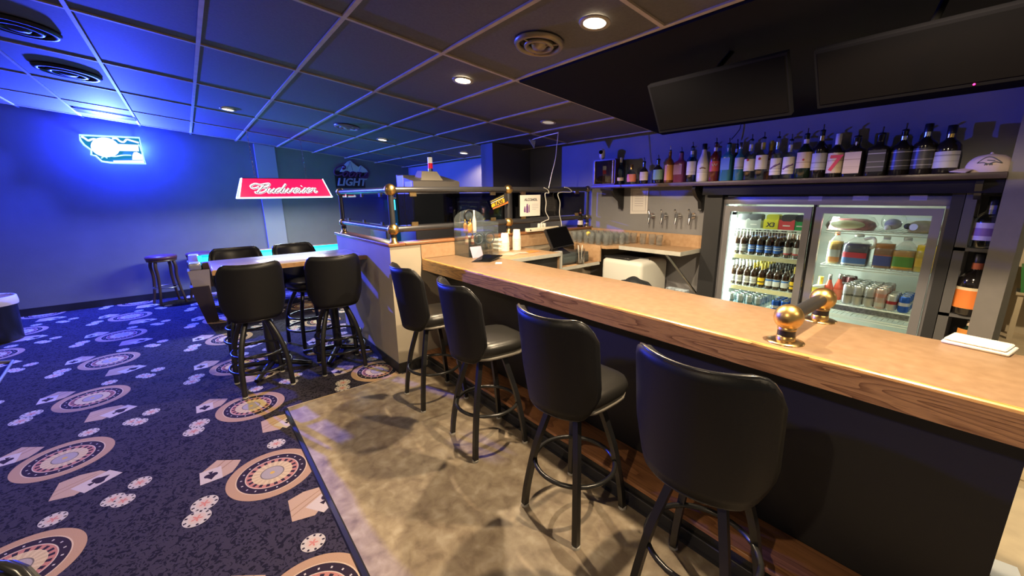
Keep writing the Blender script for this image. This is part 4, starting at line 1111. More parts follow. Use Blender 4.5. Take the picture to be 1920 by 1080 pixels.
def bottle(name, label, pos, h, r, shape='tall', glassm=G_DARK, lab=None, lz=(.12, .48), cap=CAPB, neck=None, pour=False, cat='bottle', group=None, seg=16, face=None, sy=1.0):
    t_ = thing(name, label, cat, pos, 0, group)
    sq = 5 if shape == 'square' else None
    P = SHAPES[shape]
    MB().lathe([(.0005, .001)] + [(a * r, b * h) for a, b in P], seg=20 if sq else seg, sq=sq, sy=sy).build('glass_body', glassm, t_)
    nr, nz_ = P[-1][0] * r, P[-1][1] * h
    if pour:
        MB().lathe([(nr * 1.05, nz_), (nr * 1.05, nz_ + .012), (nr * .5, nz_ + .016), (.0005, nz_ + .017)], seg=12).tube([(0, 0, nz_ + .012), (0, .004, nz_ + .03), (.004, -.012, nz_ + .052)], .0045, 6).build('pourer', cap, t_)
    else:
        MB().lathe([(nr * 1.12, nz_ - .03), (nr * 1.12, h - .002), (nr * .95, h), (.0005, h)], seg=12).build('cap', cap, t_)
    if neck:
        MB().lathe([(nr * 1.06, nz_ - .085), (nr * 1.06, nz_ - .03)], seg=12, cap=False).build('neck_band', neck, t_)
    if lab:
        fa = math.atan2(-pos[1], -pos[0]) if face is None else face
        k = 1.012
        if sq:
            MB().box(-r * .80, -r * sy * 1.02, lz[0] * h, r * .80, -r * sy * .99, lz[1] * h).build('front_label', lab, t_)
        else:
            MB().lathe([(r * k * (1 if shape != 'short' else .97), lz[0] * h), (r * k, (lz[0] + lz[1]) / 2 * h), (r * k * (1 if shape != 'short' else .96), lz[1] * h)], seg=12, a0=fa - 1.15, a1=fa + 1.15, cap=False, sy=sy).build('front_label', lab, t_)
    return t_
YS, ZS = 3.915, 1.7385
def shelf_bottle(cx, top, base, w, label, shape, glassm, lab, lz, cap=CAPB, neck=None, pour=False, y=YS, z=None, sy=1.0, group='liquor bottles on the wall shelf'):
    p_ = at_y(cx, base, y)
    zz = ZS if z is None else z
    h = (at_y(cx, top, y).z - p_.z)
    dist = MC[2][0] * p_.x + MC[2][1] * y + MC[2][2] * (p_.z - EYE.z)
    r = w / 2 / F * dist
    return bottle('liquor_bottle', label, (p_.x, y, zz), h, r, shape, glassm, lab, lz, cap, neck, pour, group=group, sy=sy)

L_NOTE7 = L_CREAM
SB = [
 (1163, 293, 343, 13, 'slim clear bottle beside the dark display case on the shelf', 'tall', G_BLUE, L_CREAM, (.14, .26), CAPW, None, False),
 (1183, 305, 342, 21, 'squat clear whisky bottle with a coral shield label', 'short', G_CLEAR, L_CORAL, (.12, .50), CAPG, None, False),
 (1206, 296, 341, 19, 'squat dark whisky bottle with a cream arched label', 'short', G_DARK, L_CREAM, (.14, .50), CAPB, None, True),
 (1232, 292, 341, 22, 'squat dark whisky bottle with a green shield label', 'short', G_DARK, L_GREEN, (.14, .52), CAPB, None, True),
 (1253, 276, 340, 17, 'bottle wrapped in an orange label with a tall clear pourer', 'round', G_AMBER, L_ORANGE, (.08, .52), CAPS, None, True),
 (1274, 279, 339, 20, 'purple-tinted bottle standing next to the orange one', 'square', G_PURPLE, L_PURP, (.25, .56), CAPB, None, True),
 (1294, 269, 338, 17, 'white-labelled clear bottle with a cream neck beside the milky white bottle', 'tall', G_BLUE, L_WHITE, (.20, .56), CAPB, CAPW, True),
 (1316, 266, 337, 21, 'milky white tapered rum bottle with a black cap', 'taper', G_WHITE, L_WHITE, (.20, .45), CAPB, None, False),
 (1337, 261, 336, 18, 'dark red bottle with a pale neck band between the white and blue bottles', 'tall', G_RED, L_RED, (.25, .50), CAPB, CAPW, True),
 (1361, 261, 335, 20, 'blue gin bottle with teal base and pale neck band', 'square', G_TEAL, L_BLUE, (.28, .58), CAPB, CAPW, True),
 (1376, 263, 334, 13, 'dark slim bottle tucked behind the blue gin bottles', 'tall', G_DARK, None, None, CAPB, CAPW, True),
 (1383, 264, 335, 17, 'light blue bottle with a clear top, right after the blue gin bottle', 'tall', G_TEAL, L_GREY, (.30, .60), CAPS, None, False),
 (1402, 255, 334, 19, 'clear rum bottle with a white label, dark cap and no yellow', 'tall', G_CLEAR, L_WHITE, (.22, .50), CAPB, CAPW, True),
 (1424, 252, 334, 21, 'clear rum bottle with white label and a yellow neck band', 'tall', G_CLEAR, L_WHITE, (.24, .56), CAPB, CAPY, True),
 (1440, 258, 331, 16, 'yellow-capped bottle standing behind the rum bottles', 'tall', G_AMBER, L_CREAM, (.22, .5), CAPY, CAPY, False),
 (1451, 251, 333, 19, 'clear vodka bottle with slanting white label and dark brown pourer', 'tall', G_CLEAR, L_WHITE, (.10, .48), CAPB, CAPS, True),
 (1475, 256, 332, 20, 'clear vodka bottle with slanting white label and long white neck band', 'tall', G_CLEAR, L_WHITE, (.12, .54), CAPB, CAPW, True),
 (1503, 244, 331, 25, 'green whiskey bottle with a cream label and thin white neck band', 'round', G_GREEN, L_CREAM, (.22, .56), CAPB, CAPW, True),
 (1531, 238, 330, 24, 'dark bottle with a grey-white label and gold foil neck', 'tall', G_DARK, L_GREY, (.16, .50), CAPB, CAPG, True),
 (1562, 247, 328, 26, 'dark bottle whose cream label bears a big red 7', 'tall', G_DARK, L_CREAM, (.10, .56), CAPW, CAPW, False),
 (1597, 249, 328, 30, 'square dark bottle with a large plain cream label', 'square', G_DARK, L_CREAM, (.08, .58), CAPB, CAPW, True),
 (1641, 242, 325, 31, 'square dark bottle with a black label', 'square', G_DARK, L_DARK, (.10, .58), CAPB, None, True),
 (1683, 237, 324, 30, 'tall dark whisky bottle with silver neck foil beside the square black-label bottle', 'tall', G_DARK, L_DARK, (.12, .54), CAPB, CAPS, True),
 (1725, 229, 323, 33, 'tallest dark whisky bottle on the shelf', 'tall', G_DARK, L_DARK, (.12, .52), CAPB, CAPS, False),
 (1769, 231, 321, 36, 'broad dark rum bottle with a white label and gold neck beside the pink cap', 'round', G_DARK, L_GREY, (.12, .46), CAPB, CAPG, False),
]
for i, a in enumerate(SB):
    yy = YS + (.085 if i in (10, 14) else 0)
    b_ = shelf_bottle(*a[:5], a[5], a[6], a[7], a[8] if a[8] else (.1, .5), a[9], a[10], a[11], y=yy, sy=.62 if a[5] == 'short' else 1.0)
    lab = [c for c in b_.children if c.name.startswith('front_label')]
    px_, bz_, wd_ = a[0], a[2], a[3]
    pb = at_y(px_, bz_, yy); hb = at_y(px_, a[1], yy).z - pb.z
    rb = wd_ / 2 / F * (MC[2][0] * pb.x + MC[2][1] * yy + MC[2][2] * (pb.z - EYE.z))
    db = Vector((-pb.x, -yy, 0)).normalized(); tb = Vector((-db.y, db.x, 0))
    def mark(u, v): return db * (rb * 1.012 * math.cos(u)) + tb * (rb * 1.012 * math.sin(u)) + Vector((0, 0, hb * v))
    if i in (12, 13): MB().sphere(mark(-.35, .48), .011, 10, 6, 1.0).build('red_seal', mat('seal_red', (.50, .06, .08), .5), b_)
    if i in (15, 16): MB().tube(smooth_path([mark(-.8, .24), mark(-.1, .31), mark(.7, .36)], 4), .009, 6, flat=db).build('slanted_script', mat('script_violet', (.16, .09, .22), .5), b_)
    if i == 17: MB().sphere(mark(-.1, .40), .008, 8, 5).build('red_seal', mat('seal_red', (.50, .06, .08)), b_)
    if i == 7: MB().tube(smooth_path([mark(-.5, .34), mark(-.1, .37), mark(.4, .34)], 4), .008, 6, flat=db).build('palm_print', mat('palm_print', (.25, .16, .10), .5), b_)
    if i == 8: MB().tube([mark(-.5, .44), mark(-.25, .38), mark(0, .44), mark(.25, .38), mark(.5, .44)], .004, 5).build('pale_zigzag', L_WHITE, b_)
    if i == 19:
        h_ = at_y(1562, 247, YS).z - at_y(1562, 328, YS).z
        p_ = at_y(1562, 328, YS); r_ = 13 / F * (MC[2][0] * p_.x + MC[2][1] * YS + MC[2][2] * (p_.z - EYE.z))
        d = Vector((-p_.x * .35, -YS, 0)).normalized()
        frame_text('7', mat('red_numeral', (.62, .03, .08), .5), 'red_numeral', b_, Vector((d.x * r_ * 1.03, d.y * r_ * 1.03, h_ * .31)), (-d.y, d.x, 0), (.12, 0, 1), .155, .001, .1, bold=.004)

# minis in the display case
for k, (yy, xx, z, gm, hh) in enumerate([(-.10, -.03, .23, 0, .115), (-.04, -.03, .23, 0, .115), (-.11, .05, .23, 0, .10), (-.12, .02, .12, 1, .10), (-.06, .03, .12, 1, .10), (.02, .03, .12, 2, .10), (.08, .02, .12, 2, .10),
                                         (-.02, .06, .005, 2, .105), (.03, .06, .005, 2, .105), (.08, .06, .005, 2, .105), (.13, .06, .005, 2, .105), (.06, .0, .005, 2, .105)]):
    bottle('miniature_bottle', ['amber miniature bottle on the top tier of the acrylic case', 'reddish miniature bottle on the middle tier of the acrylic case', 'clear miniature bottle low in the acrylic case'][gm],
           ((AX0 + AX1) / 2 + xx - .01, (AY0 + AY1) / 2 + yy, 1.0705 + z + .001), hh, .019, 'round', [mat('mini_amber', (.50, .22, .05), .2, coat=.4), mat('mini_red', (.34, .12, .09), .2, coat=.4), G_CLEAR][gm], [L_ORANGE, L_CREAM, None][gm], (.12, .42), [CAPG, CAPG, CAPS][gm], None, False,
           group=['amber miniatures', 'reddish miniatures', 'clear miniatures'][gm], seg=10)
bottle('miniature_bottle', 'white-capped bottle sticking up at the top of the acrylic case', ((AX0 + AX1) / 2 + .0, (AY0 + AY1) / 2 - .02, 1.0705 + .231), .20, .020, 'taper', G_WHITE, None, (.1, .5), CAPW, seg=10)

# small dark wine bottle on the end of the divider cap
p_ = at_x(1113, 424, PXF - .02)
bottle('wine_bottle', 'small dark bottle with a white label on the end of the divider cap', (PXF - .03, 3.86, PZ + .029), .225, .036, 'tall', G_DARK, L_WHITE, (.12, .36), CAPB, L_RED)

# ------------------------------------------------------------------ wall shelf
t = thing('liquor_shelf', 'long dark wooden wall shelf on black brackets holding the liquor bottles', 'shelf', (-1.68, 3.92, 1.70))
MB().rbox(-1.575, -.12, 0, 1.580, YB - 3.92 - .002, .038, .003).build('board', mat('shelf_wood', (.060, .040, .036), .35, var=.2, scale=18), t)
MB().box(-.262, -.055, -.085, 1.575, -.030, 0).build('fascia', mat('fascia_black', (.010, .010, .013), .7, spec=.2), t)
for px, py in ((1150, 352), (1303, 350), (1838, 340)):
    xx = at_y(px, py, 3.86).x + 1.68
    MB().prism([(0, 0), (-.20, 0), (-.215, -.03), (-.16, -.10), (-.075, -.15), (-.055, -.22), (-.06, -.235), (-.02, -.245), (0, -.235)], lambda u, v: (xx - .016, .125 + u, v), lambda u, v: (xx + .016, .125 + u, v)).build('bracket', mat('bracket_black', (.014, .014, .016), .4), t)
# display case + camera on the shelf
q0, q1 = at_y(1115, 345, 3.90), at_y(1157, 345, 3.90)
w_ = q1.x - q0.x
t = thing('display_case', 'small dark wooden case with a glass front at the end of the liquor shelf', 'case', ((q0.x + q1.x) / 2, 3.93, ZS))
hw = w_ / 2 * .92; hh = at_y(1135, 299, 3.87).z - ZS
wdk = mat('case_wood', (.07, .03, .025), .35)
MB().box(-hw, -.07, 0, hw, .09, .012).box(-hw, -.07, hh - .014, hw, .09, hh).box(-hw, .08, .012, hw, .09, hh - .014).build('case_body', wdk, t)
for sx in (-1, 1): MB().box(sx * hw - .012, -.07, .012, sx * hw + .012, .085, hh - .014).build('side_wall', wdk, t)
for sx in (-1, 1): MB().cyl((sx * (hw - .02), -.074, .015), (sx * (hw - .02), -.074, hh - .018), .008, 8).build('brass_column', old_brass, t)
MB().box(-hw + .02, -.066, .012, hw - .02, -.062, hh - .014).build('glass_pane', clear, t)
MB().lathe([(.02, .012), (.006, .018), (.005, .05), (.022, .07), (.024, .095), (.018, .11)], (0, 0, 0), 12, cap=False).build('goblet', clear, t)
cq = at_y(1129, 297, 3.91)
t = thing('security_camera', 'small white oval security camera on top of the wooden case', 'camera', (cq.x, 3.91, ZS + hh))
ch = at_y(1129, 280, 3.91).z - ZS - hh
MB().lathe([(.024, 0), (.024, .004), (.008, .010), (.007, .02)], seg=14).build('foot', white_plastic, t)
MB().tube([(0, 0, .040), (0, 0, ch - .030)], .033, 16).sphere((0, 0, .040), .033, 16, 10).sphere((0, 0, ch - .030), .033, 16, 10).build('housing', white_plastic, t)
MB().cyl((.004, -.028, ch - .034), (.006, -.036, ch - .034), .023, 18).build('lens', screen, t)
# ball cap at the other end
t = thing('baseball_cap', 'pale pink baseball cap with an embroidered grey emblem at the end of the shelf', 'hat', (at_y(1853, 318, 3.92).x, 3.92, ZS))
pinkc = mat('pink_cloth', (.58, .47, .46), .85, bump=.2, scale=200)
R_ = .098
dome = []
for j in range(9):
    v = j / 8
    dome.append((R_ * (1 - v ** 2.6) ** .5 if j < 8 else .0005, .012 + .100 * v))
MB().lathe([(R_ * .995, .0)] + dome, seg=28, sx=1.05, cap=False).build('crown', pinkc, t)
nu, nv, V_, Fc = 14, 5, [], []
for j in range(nv + 1):
    for i in range(nu + 1):
        a = PI - 1.0 + 2.0 * i / nu; e = j / nv
        rr = R_ * (.98 + .72 * e * math.cos((a - PI) * .95) ** .5 if abs(a - PI) < 1.6 else 1)
        V_.append((rr * 1.05 * math.cos(a), rr * math.sin(a), .018 - .016 * e ** 1.5 + .012 * math.cos((a - PI) * 1.5)))
n1 = len(V_); V2 = V_ + [(x, y, z - .004) for x, y, z in V_]
for j in range(nv):
    for i in range(nu):
        a = j * (nu + 1) + i
        Fc += [(a, a + 1, a + nu + 2, a + nu + 1), (n1 + a, n1 + a + nu + 1, n1 + a + nu + 2, n1 + a + 1)]
for i in range(nu):
    a = nv * (nu + 1) + i
    Fc.append((a, a + 1, n1 + a + 1, n1 + a))
MB().add(V2, Fc, True).build('brim', pinkc, t)
MB().sphere((0, 0, .113), .008, 8, 5).build('button', pinkc, t)
em = mat('emblem_thread', (.10, .11, .11), .8)
def on_cap(u, v):                                               # small raised embroidery on the dome's room side
    a = -PI / 2 + u
    rr = R_ * (1 - ((v - .012) / .1) ** 2.6) ** .5 + .002
    return Vector((rr * 1.05 * math.cos(a), rr * math.sin(a), v))
EM = MB()
for st in ([(-.50, .055), (-.25, .085), (.05, .088), (.30, .075), (.55, .050), (.25, .058), (.0, .048), (-.22, .056), (-.50, .055)], [(-.15, .040), (-.10, .052), (-.05, .040)], [(.05, .040), (.12, .052), (.14, .040)], [(-.1, .07), (.25, .066)]):
    EM.tube(smooth_path([on_cap(a, b_) for a, b_ in st], 4), .0028, 5)
EM.build('embroidered_emblem', em, t)

# notice and taps on the wall below the shelf
q = [at_y(x, y, YB - .004) for x, y in ((1183, 353), (1216, 352), (1214, 401), (1182, 401))]
o = sum(q, Vector()) / 4
t = thing('wall_notice', 'white framed notice sheet pinned to the wall below the liquor shelf', 'notice', o)
MB().prism([(p.x - o.x, p.z - o.z) for p in q], lambda u, v: (u, .003, v), lambda u, v: (u, -.004, v)).build('sheet', mat('notice_paper', (.60, .57, .56), .6), t)
for s_ in range(4):
    a, b_ = (q[s_] - o) * .78, (q[(s_ + 1) % 4] - o) * .78
    MB().tube([(a.x, -.0045, a.z), (b_.x, -.0045, b_.z)], .0022, 4).build('printed_border', mat('notice_ink', (.26, .24, .26), .7), t)
for k in range(6): MB().box(-.055 + (.02 if k == 0 else 0), -.0052, .075 - .026 * k, .055 - (.02 if k == 0 else 0), -.0042, .079 - .026 * k).build('printed_line', mat('notice_ink', (.26, .24, .26)), t)
MB().cyl((0, -.004, .145), (0, -.010, .145), .006, 8).build('pin', CAPB, t)
for k, (px, lb) in enumerate(((1222, 'chrome beer tap on the wall closest to the white notice'), (1246, 'chrome beer tap second from the white notice'), (1272, 'chrome beer tap third from the white notice'), (1298, 'chrome beer tap closest to the cooler'))):
    q = at_y(px, 405, YB - .03)
    t = thing('beer_tap', lb, 'tap', (q.x, YB, q.z), 0, 'beer taps on the wall')
    MB().cyl((0, -.001, 0), (0, -.012, 0), .030, 16).build('flange', chrome, t)
    MB().cyl((0, -.012, 0), (0, -.070, .004), .012, 10).cyl((0, -.075, .030), (0, -.075, -.020), .015, 10).build('tap_body', chrome, t)
    MB().tube([(0, -.075, -.015), (0, -.085, -.05), (0, -.092, -.085)], .010, 8).build('spout', mat('dark_chrome', (.25, .25, .26), .2, 1.0), t)
    MB().tube([(0, -.075, .03), (-.015, -.072, .055)], .006, 6).sphere((-.018, -.072, .060), .012, 8, 6).build('lever', chrome, t)

# ------------------------------------------------------------------ drinking glasses
def tumbler(label, group, r, h):
    t_ = thing('drinking_glass', label, 'glass', (0, 0, 0), 0, group)
    MB().lathe([(r * .80, 0), (r * .84, .004), (r, h), (r * .94, h), (r * .78, .012), (.0005, .010)], seg=14).build('glass_wall', tumbler_glass, t_)
    return t_
g0 = tumbler('clear drinking glass in the crowd of glasses on the high counter', 'glasses on the high counter', .037, .115)
first = True
for iy in range(5):
    for ix in range(8):
        x = PXF + .08 + .092 * ix + random.uniform(-.01, .01)
        y = 3.535 + .095 * iy + random.uniform(-.01, .01)
        if x > PXF + .68 and y < 3.66: continue
        if ix == 0 and iy in (0, 4): continue
        if random.random() < .08: continue
        if first:
            g0.location = (x, y, 1.0885); remember(g0); first = False
        else: dup(g0, (x, y, 1.0885))
for k in range(3):
    dup(g0, (PXF + .86 + .10 * k, 3.90 + .02 * (k % 2), 1.0885), None, 'clear drinking glass set apart below the white notice', 'glasses below the notice')
t = thing('yellow_ball', 'small yellow ball resting on the drinking glasses', 'ball', (0, 0, 0))
q = at_y(1103, 438, 3.58)
t.location = (q.x, q.y, q.z - .030)
MB().sphere((0, 0, .030), .027, 16, 10).build('ball_skin', mat('ball_yellow', (.72, .55, .10), .5), t)
MB().cyl((0, 0, -.02), (0, 0, .004), .008, 8).build('stalk', CAPW, t)
q = on(1097, 494, .913)
t = thing('straw_jar', 'clear jar with white straws beside the cash drawer', 'jar', (q.x - .02, q.y - .06, .9125))
MB().lathe([(.045, 0), (.05, .005), (.05, .165), (.046, .165), (.046, .01), (.0005, .008)], seg=18).build('jar_wall', clear, t)
for k in range(4): MB().cyl((.012 * math.cos(k * 1.6), .012 * math.sin(k * 1.6), .012), (.03 * math.cos(k * 1.6), .03 * math.sin(k * 1.6), .20), .004, 6).build('straw', CAPW, t)

# ------------------------------------------------------------------ ice chest, rubbish bags
q0, q1 = at_y(1127, 491, 3.50), at_y(1203, 491, 3.50)
zt_ = at_y(1160, 487, 3.50).z
t = thing('ice_chest', 'white plastic chest with a black lid under the glass counter', 'chest', ((q0.x + q1.x) / 2, 3.50, 0))
hw = (q1.x - q0.x) / 2
bm_ = MB().rbox(-hw, 0, 0, hw, .50, zt_, .05, 4)
bm_.build('chest_body', mat('chest_white', (.62, .63, .60), .4), t)
MB().rbox(-hw + .01, .03, zt_ - .002, hw * .35, .49, zt_ + .022, .008).build('lid', black_plastic, t)
MB().box(hw * .35, .20, zt_ - .002, hw - .05, .22, zt_ + .014).build('rim_strip', steel, t)
def lump(name, label, cat, px, py, y, rx, ry, rz_, m, seed, group=None):
    q_ = at_y(px, py, y)
    rnd = random.Random(seed)
    mb = MB().sphere((0, 0, 0), 1, 22, 14)
    ph = [(rnd.uniform(2, 6), rnd.uniform(0, 6), rnd.uniform(2, 6), rnd.uniform(0, 6)) for _ in range(5)]
    vs = []
    for v in mb.v:
        f_ = 1 + .05 * math.sin(9 * v[0] + 7 * v[2]) * math.cos(8 * v[1]) + sum(.07 * math.sin(a * v[0] + b * 1.3 + c * v[2]) * math.cos(d + a * v[1]) for a, b, c, d in ph)
        vs.append((v[0] * rx * f_, v[1] * ry * f_, max(-.98, v[2]) * rz_ * f_))
    mb.v = vs
    o_ = mb.build(name, m, None, (q_.x, y, q_.z))
    return tag(o_, label, cat, group)
bagm = mat('bag_black', (.016, .019, .022), .42, bump=1.0, scale=22)
o = lump('rubbish_bag', 'crumpled black rubbish bag in front of the white chest', 'bag', 1192, 549, 2.95, .15, .13, .135, bagm, 3)
o = lump('rubbish_bag', 'black rubbish bag slumped beside the cooler end of the bar', 'bag', 1250, 568, 2.92, .18, .13, .11, bagm, 8)
q = at_y(1270, 543, 2.80)
tag(MB().rbox(-.08, -.03, -.05, .08, .03, .008, .006).build('patterned_rag', mat('rag_blue', (.18, .22, .26), .8, var=.6, scale=40), None, q), 'bunched blue-grey rag lying over the black bags', 'cloth')
for nm, zz in (('sink_bench', .62),):
    t = thing('sink_bench', 'dark steel bench standing behind the bar under the bags', 'bench', (-2.0, 2.93, 0))
    MB().box(-.75, -.12, zz - .05, .95, .12, zz).build('bench_top', mat('bench_steel', (.02, .022, .025), .5, .3), t)
    for sx in (-.7, .9):
        for sy in (-.09, .09): MB().box(sx - .02, sy - .02, 0, sx + .02, sy + .02, zz - .05).build('leg', steel, t)

# ================================================================== GLASS-DOOR COOLER
CY0, CY1 = 3.975, 4.62
fx0, fx1 = at_y(1356, 400, CY0).x, -.315
fz1 = at_y(1560, 368, CY0).z
FZB = .22
t = thing('drinks_cooler', 'two-door glass-front drinks cooler set into the wall behind the bar', 'cooler', ((fx0 + fx1) / 2, CY0, 0))
ox = (fx0 + fx1) / 2
fr = mat('cooler_frame', (.27, .27, .30), .35, .5)
inner = mat('cooler_white', (.60, .62, .56), .5)
MB().box(fx0 - ox, .05, FZB, fx0 - ox + .02, CY1 - CY0, fz1).box(fx1 - ox - .02, .05, FZB, fx1 - ox, CY1 - CY0, fz1).box(fx0 - ox, CY1 - CY0 - .02, FZB, fx1 - ox, CY1 - CY0, fz1).box(fx0 - ox, .05, fz1 - .02, fx1 - ox, CY1 - CY0, fz1).box(fx0 - ox, .05, 0.0, fx1 - ox, CY1 - CY0, FZB + .02).build('liner', inner, t)
zt = at_y(1560, 384.5, CY0).z                                   # underside of the header
MB().rbox(fx0 - ox, -.005, zt, fx1 - ox, .05, fz1, .003).build('header', fr, t)
MB().box(fx0 - ox, .0, FZB, fx0 - ox + .018, .05, zt).build('side_frame', fr, t)
MB().box(fx1 - ox - .018, .0, FZB, fx1 - ox, .05, zt).build('side_frame', fr, t)
mid = at_y(1528, 390, CY0).x - ox
MB().box(mid - .012, .01, FZB, mid + .012, .05, zt).build('mullion', black_plastic, t)
d1 = (fx0 - ox + .022, mid - .014); d2 = (mid + .014, fx1 - ox - .022)
for (a, b_), nm in ((d1, 'door'), (d2, 'door')):
    zt2 = zt - .016
    W_ = .050
    d = MB().hexa([(a, -.018, FZB), (a + W_, -.018, FZB + W_), (a + W_, .012, FZB + W_), (a, .012, FZB), (a, -.018, zt2), (a + W_, -.018, zt2 - W_), (a + W_, .012, zt2 - W_), (a, .012, zt2)]) \
        .hexa([(b_ - W_, -.018, FZB + W_), (b_, -.018, FZB), (b_, .012, FZB), (b_ - W_, .012, FZB + W_), (b_ - W_, -.018, zt2 - W_), (b_, -.018, zt2), (b_, .012, zt2), (b_ - W_, .012, zt2 - W_)]) \
        .hexa([(a, -.018, zt2), (a + W_, -.018, zt2 - W_), (a + W_, .012, zt2 - W_), (a, .012, zt2), (b_, -.018, zt2), (b_ - W_, -.018, zt2 - W_), (b_ - W_, .012, zt2 - W_), (b_, .012, zt2)]) \
        .hexa([(a, -.018, FZB), (a + W_, -.018, FZB + W_), (a + W_, .012, FZB + W_), (a, .012, FZB), (b_, -.018, FZB), (b_ - W_, -.018, FZB + W_), (b_ - W_, .012, FZB + W_), (b_, .012, FZB)]).build('door', fr, t)
    MB().box(a + W_, -.004, FZB + W_, b_ - W_, .0, zt2 - W_).build('glass_pane', door_glass, d)
for k, (p0, p1) in enumerate((((1517, 368), (1541, 377)), ((1600, 367), (1628, 376)), ((1707, 366), (1738, 376)))):
    a, b_ = at_y(*p0, CY0), at_y(*p1, CY0)
    MB().box(a.x - ox, -.0062, b_.z, b_.x - ox, -.005, a.z).build('shelf_tag', mat('tag_lilac', (.34, .34, .42), .5), t)
tube_m = mat('tube_white', (1, 1, 1), .4, emit=(.88, 1.0, .90), estr=5.0)
tq = at_y(1385, 400, CY0 + .06).x - ox
tq = at_y(1369, 480, CY0 + .06).x - ox
MB().rbox(tq - .018, .045, FZB + .08, tq + .018, .070, zt - .10, .006).build('light_tube', tube_m, t)
MB().box(tq - .016, .045, zt - .10, tq + .016, .075, zt - .07).build('tube_socket', black_plastic, t)
YI = CY0 + .085                                                  # front line of the shelves
def zz(px, py, y=YI): return at_y(px, py, y).z
Z1 = zz(1440, 431); Z2 = zz(1440, 482.5); Z3 = zz(1425, 541.5); Z4 = Z3 - .215
wire = mat('white_wire', (.66, .68, .62), .4)
rail_c = mat('cream_rail', (.62, .58, .36), .45)
sx0, sx1 = fx0 + .085, mid + ox - .07
def wire_shelf(x0, x1, z, rail=False, parent=t):
    w_ = MB()
    for yy in (YI, YI + .15, YI + .30, YI + .45): w_.tube([(x0 - ox, yy - CY0, z), (x1 - ox, yy - CY0, z)], .004, 5)
    n = int((x1 - x0) / .03)
    for k in range(n + 1): w_.tube([(x0 - ox + (x1 - x0) * k / n, YI - CY0, z + .004), (x0 - ox + (x1 - x0) * k / n, YI - CY0 + .50, z + .004)], .002, 4)
    if not rail: w_.tube([(x0 - ox, YI - CY0, z - .018), (x1 - ox, YI - CY0, z - .018)], .004, 5)
    s_ = w_.build('wire_shelf', wire, parent)
    if rail: MB().box(x0 - ox, YI - CY0 - .010, z - .034, x1 - ox, YI - CY0 - .004, z + .004).build('price_rail', rail_c, s_)
wire_shelf(sx0, sx1, Z1); wire_shelf(sx0, sx1, Z2, True); wire_shelf(sx0, sx1, Z3, True); wire_shelf(sx0, sx1, Z4)
rx0, rx1 = mid + ox + .075, fx1 - .085
R1 = zz(1640, 436.5); R2 = zz(1640, 506); R3 = zz(1640, 581); R4 = R3 - .09
for z in (R1, R2, R4): wire_shelf(rx0, rx1, z)
wire_shelf(rx0, rx1, R3)
MB().box(rx0 - ox, YI - CY0 - .006, R3 - .045, rx1 - ox, YI - CY0 - .002, R3 - .006).build('shelf_lip', mat('lip_dark', (.10, .10, .10), .4, var=.5, scale=60), t)

# beer bottles
def beer(label, glassm, lab, cap, neck=None, lz=(.13, .42), group=None):
    return remember(bottle('beer_bottle', label, (0, 0, 0), .225, .0305, 'tall', glassm, lab, lz, cap, neck, group=group, seg=10, face=-PI / 2 + .25))
BG = g_mat('beer_brown', (.035, .016, .008)); BC = glass('beer_clear', (.75, .60, .30), .12)
lb_blue = bands('beer_blue', (.03, .12, .50), [(.055, .065, (.6, .62, .66)), (.075, .082, (.5, .55, .65))], .45)
lb_white = bands('beer_white', (.66, .66, .64), [(.05, .058, (.15, .15, .2)), (.068, .074, (.2, .2, .25))], .45)
lb_silver = bands('beer_silver', (.38, .40, .42), [(.055, .07, (.75, .75, .75))], .4)
lb_red = bands('beer_red', (.62, .60, .56), [(.03, .042, (.5, .05, .05))], .45)
lb_yellow = bands('beer_yellow', (.80, .52, .02), [(.05, .062, (.08, .06, .02))], .45)
lb_bluewhite = bands('beer_bluewhite', (.62, .66, .70), [(.075, .09, (.05, .16, .5))], .45)
KIND = {'silver': (BG, lb_silver, CAPS, CAPS), 'blue': (BG, lb_blue, CAPB, L_BLUE), 'red': (BG, lb_red, CAPS, CAPS), 'white': (BG, lb_white, CAPW, None), 'gold': (BG, lb_yellow, CAPY, CAPY), 'pale': (BG, lb_white, CAPY, CAPG), 'bw': (BG, lb_bluewhite, CAPB, CAPS), 'yellow': (BG, lb_yellow, CAPY, CAPY)}
DESC = {'silver': 'brown bottles with silver labels at the tube end of the upper beer row', 'blue': 'brown beer bottles with blue labels in the upper beer row', 'red': 'brown bottles with white and red labels ending the upper beer row',
        'white': 'brown bottles with plain white labels at the tube end of the lower row', 'pale': 'bottles with white label and gold cap in the lower beer row', 'gold': 'bottles with a gold-yellow label in the middle of the lower beer row', 'bw': 'brown beer bottles with blue and white labels in the lower beer row', 'yellow': 'bottles with bright yellow label and neck ending the lower beer row'}
PROTO = {}
def place_beer(kind, x, y, z):
    lab = DESC[kind].replace('bottles', 'bottle', 1)
    if kind not in PROTO:
        PROTO[kind] = beer(lab, *KIND[kind], group=DESC[kind])
        PROTO[kind].location = (x, y, z)
    else: dup(PROTO[kind], (x, y, z))
for k, kd in enumerate(['silver', 'silver', 'blue', 'blue', 'blue', 'blue', 'red', 'red']):
    x = at_y([1379, 1392, 1408.5, 1424, 1440, 1456.5, 1476, 1494][k], 470, YI + .04).x
    for j in range(3): place_beer(kd, x, YI + .04 + .075 * j, Z2 + .007)
for k, kd in enumerate(['white', 'white', 'white', 'pale', 'gold', 'bw', 'bw', 'bw', 'yellow']):
    x = at_y([1371, 1384, 1398, 1411, 1426, 1441, 1455, 1471, 1488][k], 530, YI + .04).x
    for j in range(5): place_beer(kd, x, YI + .04 + .075 * j, Z3 + .007)
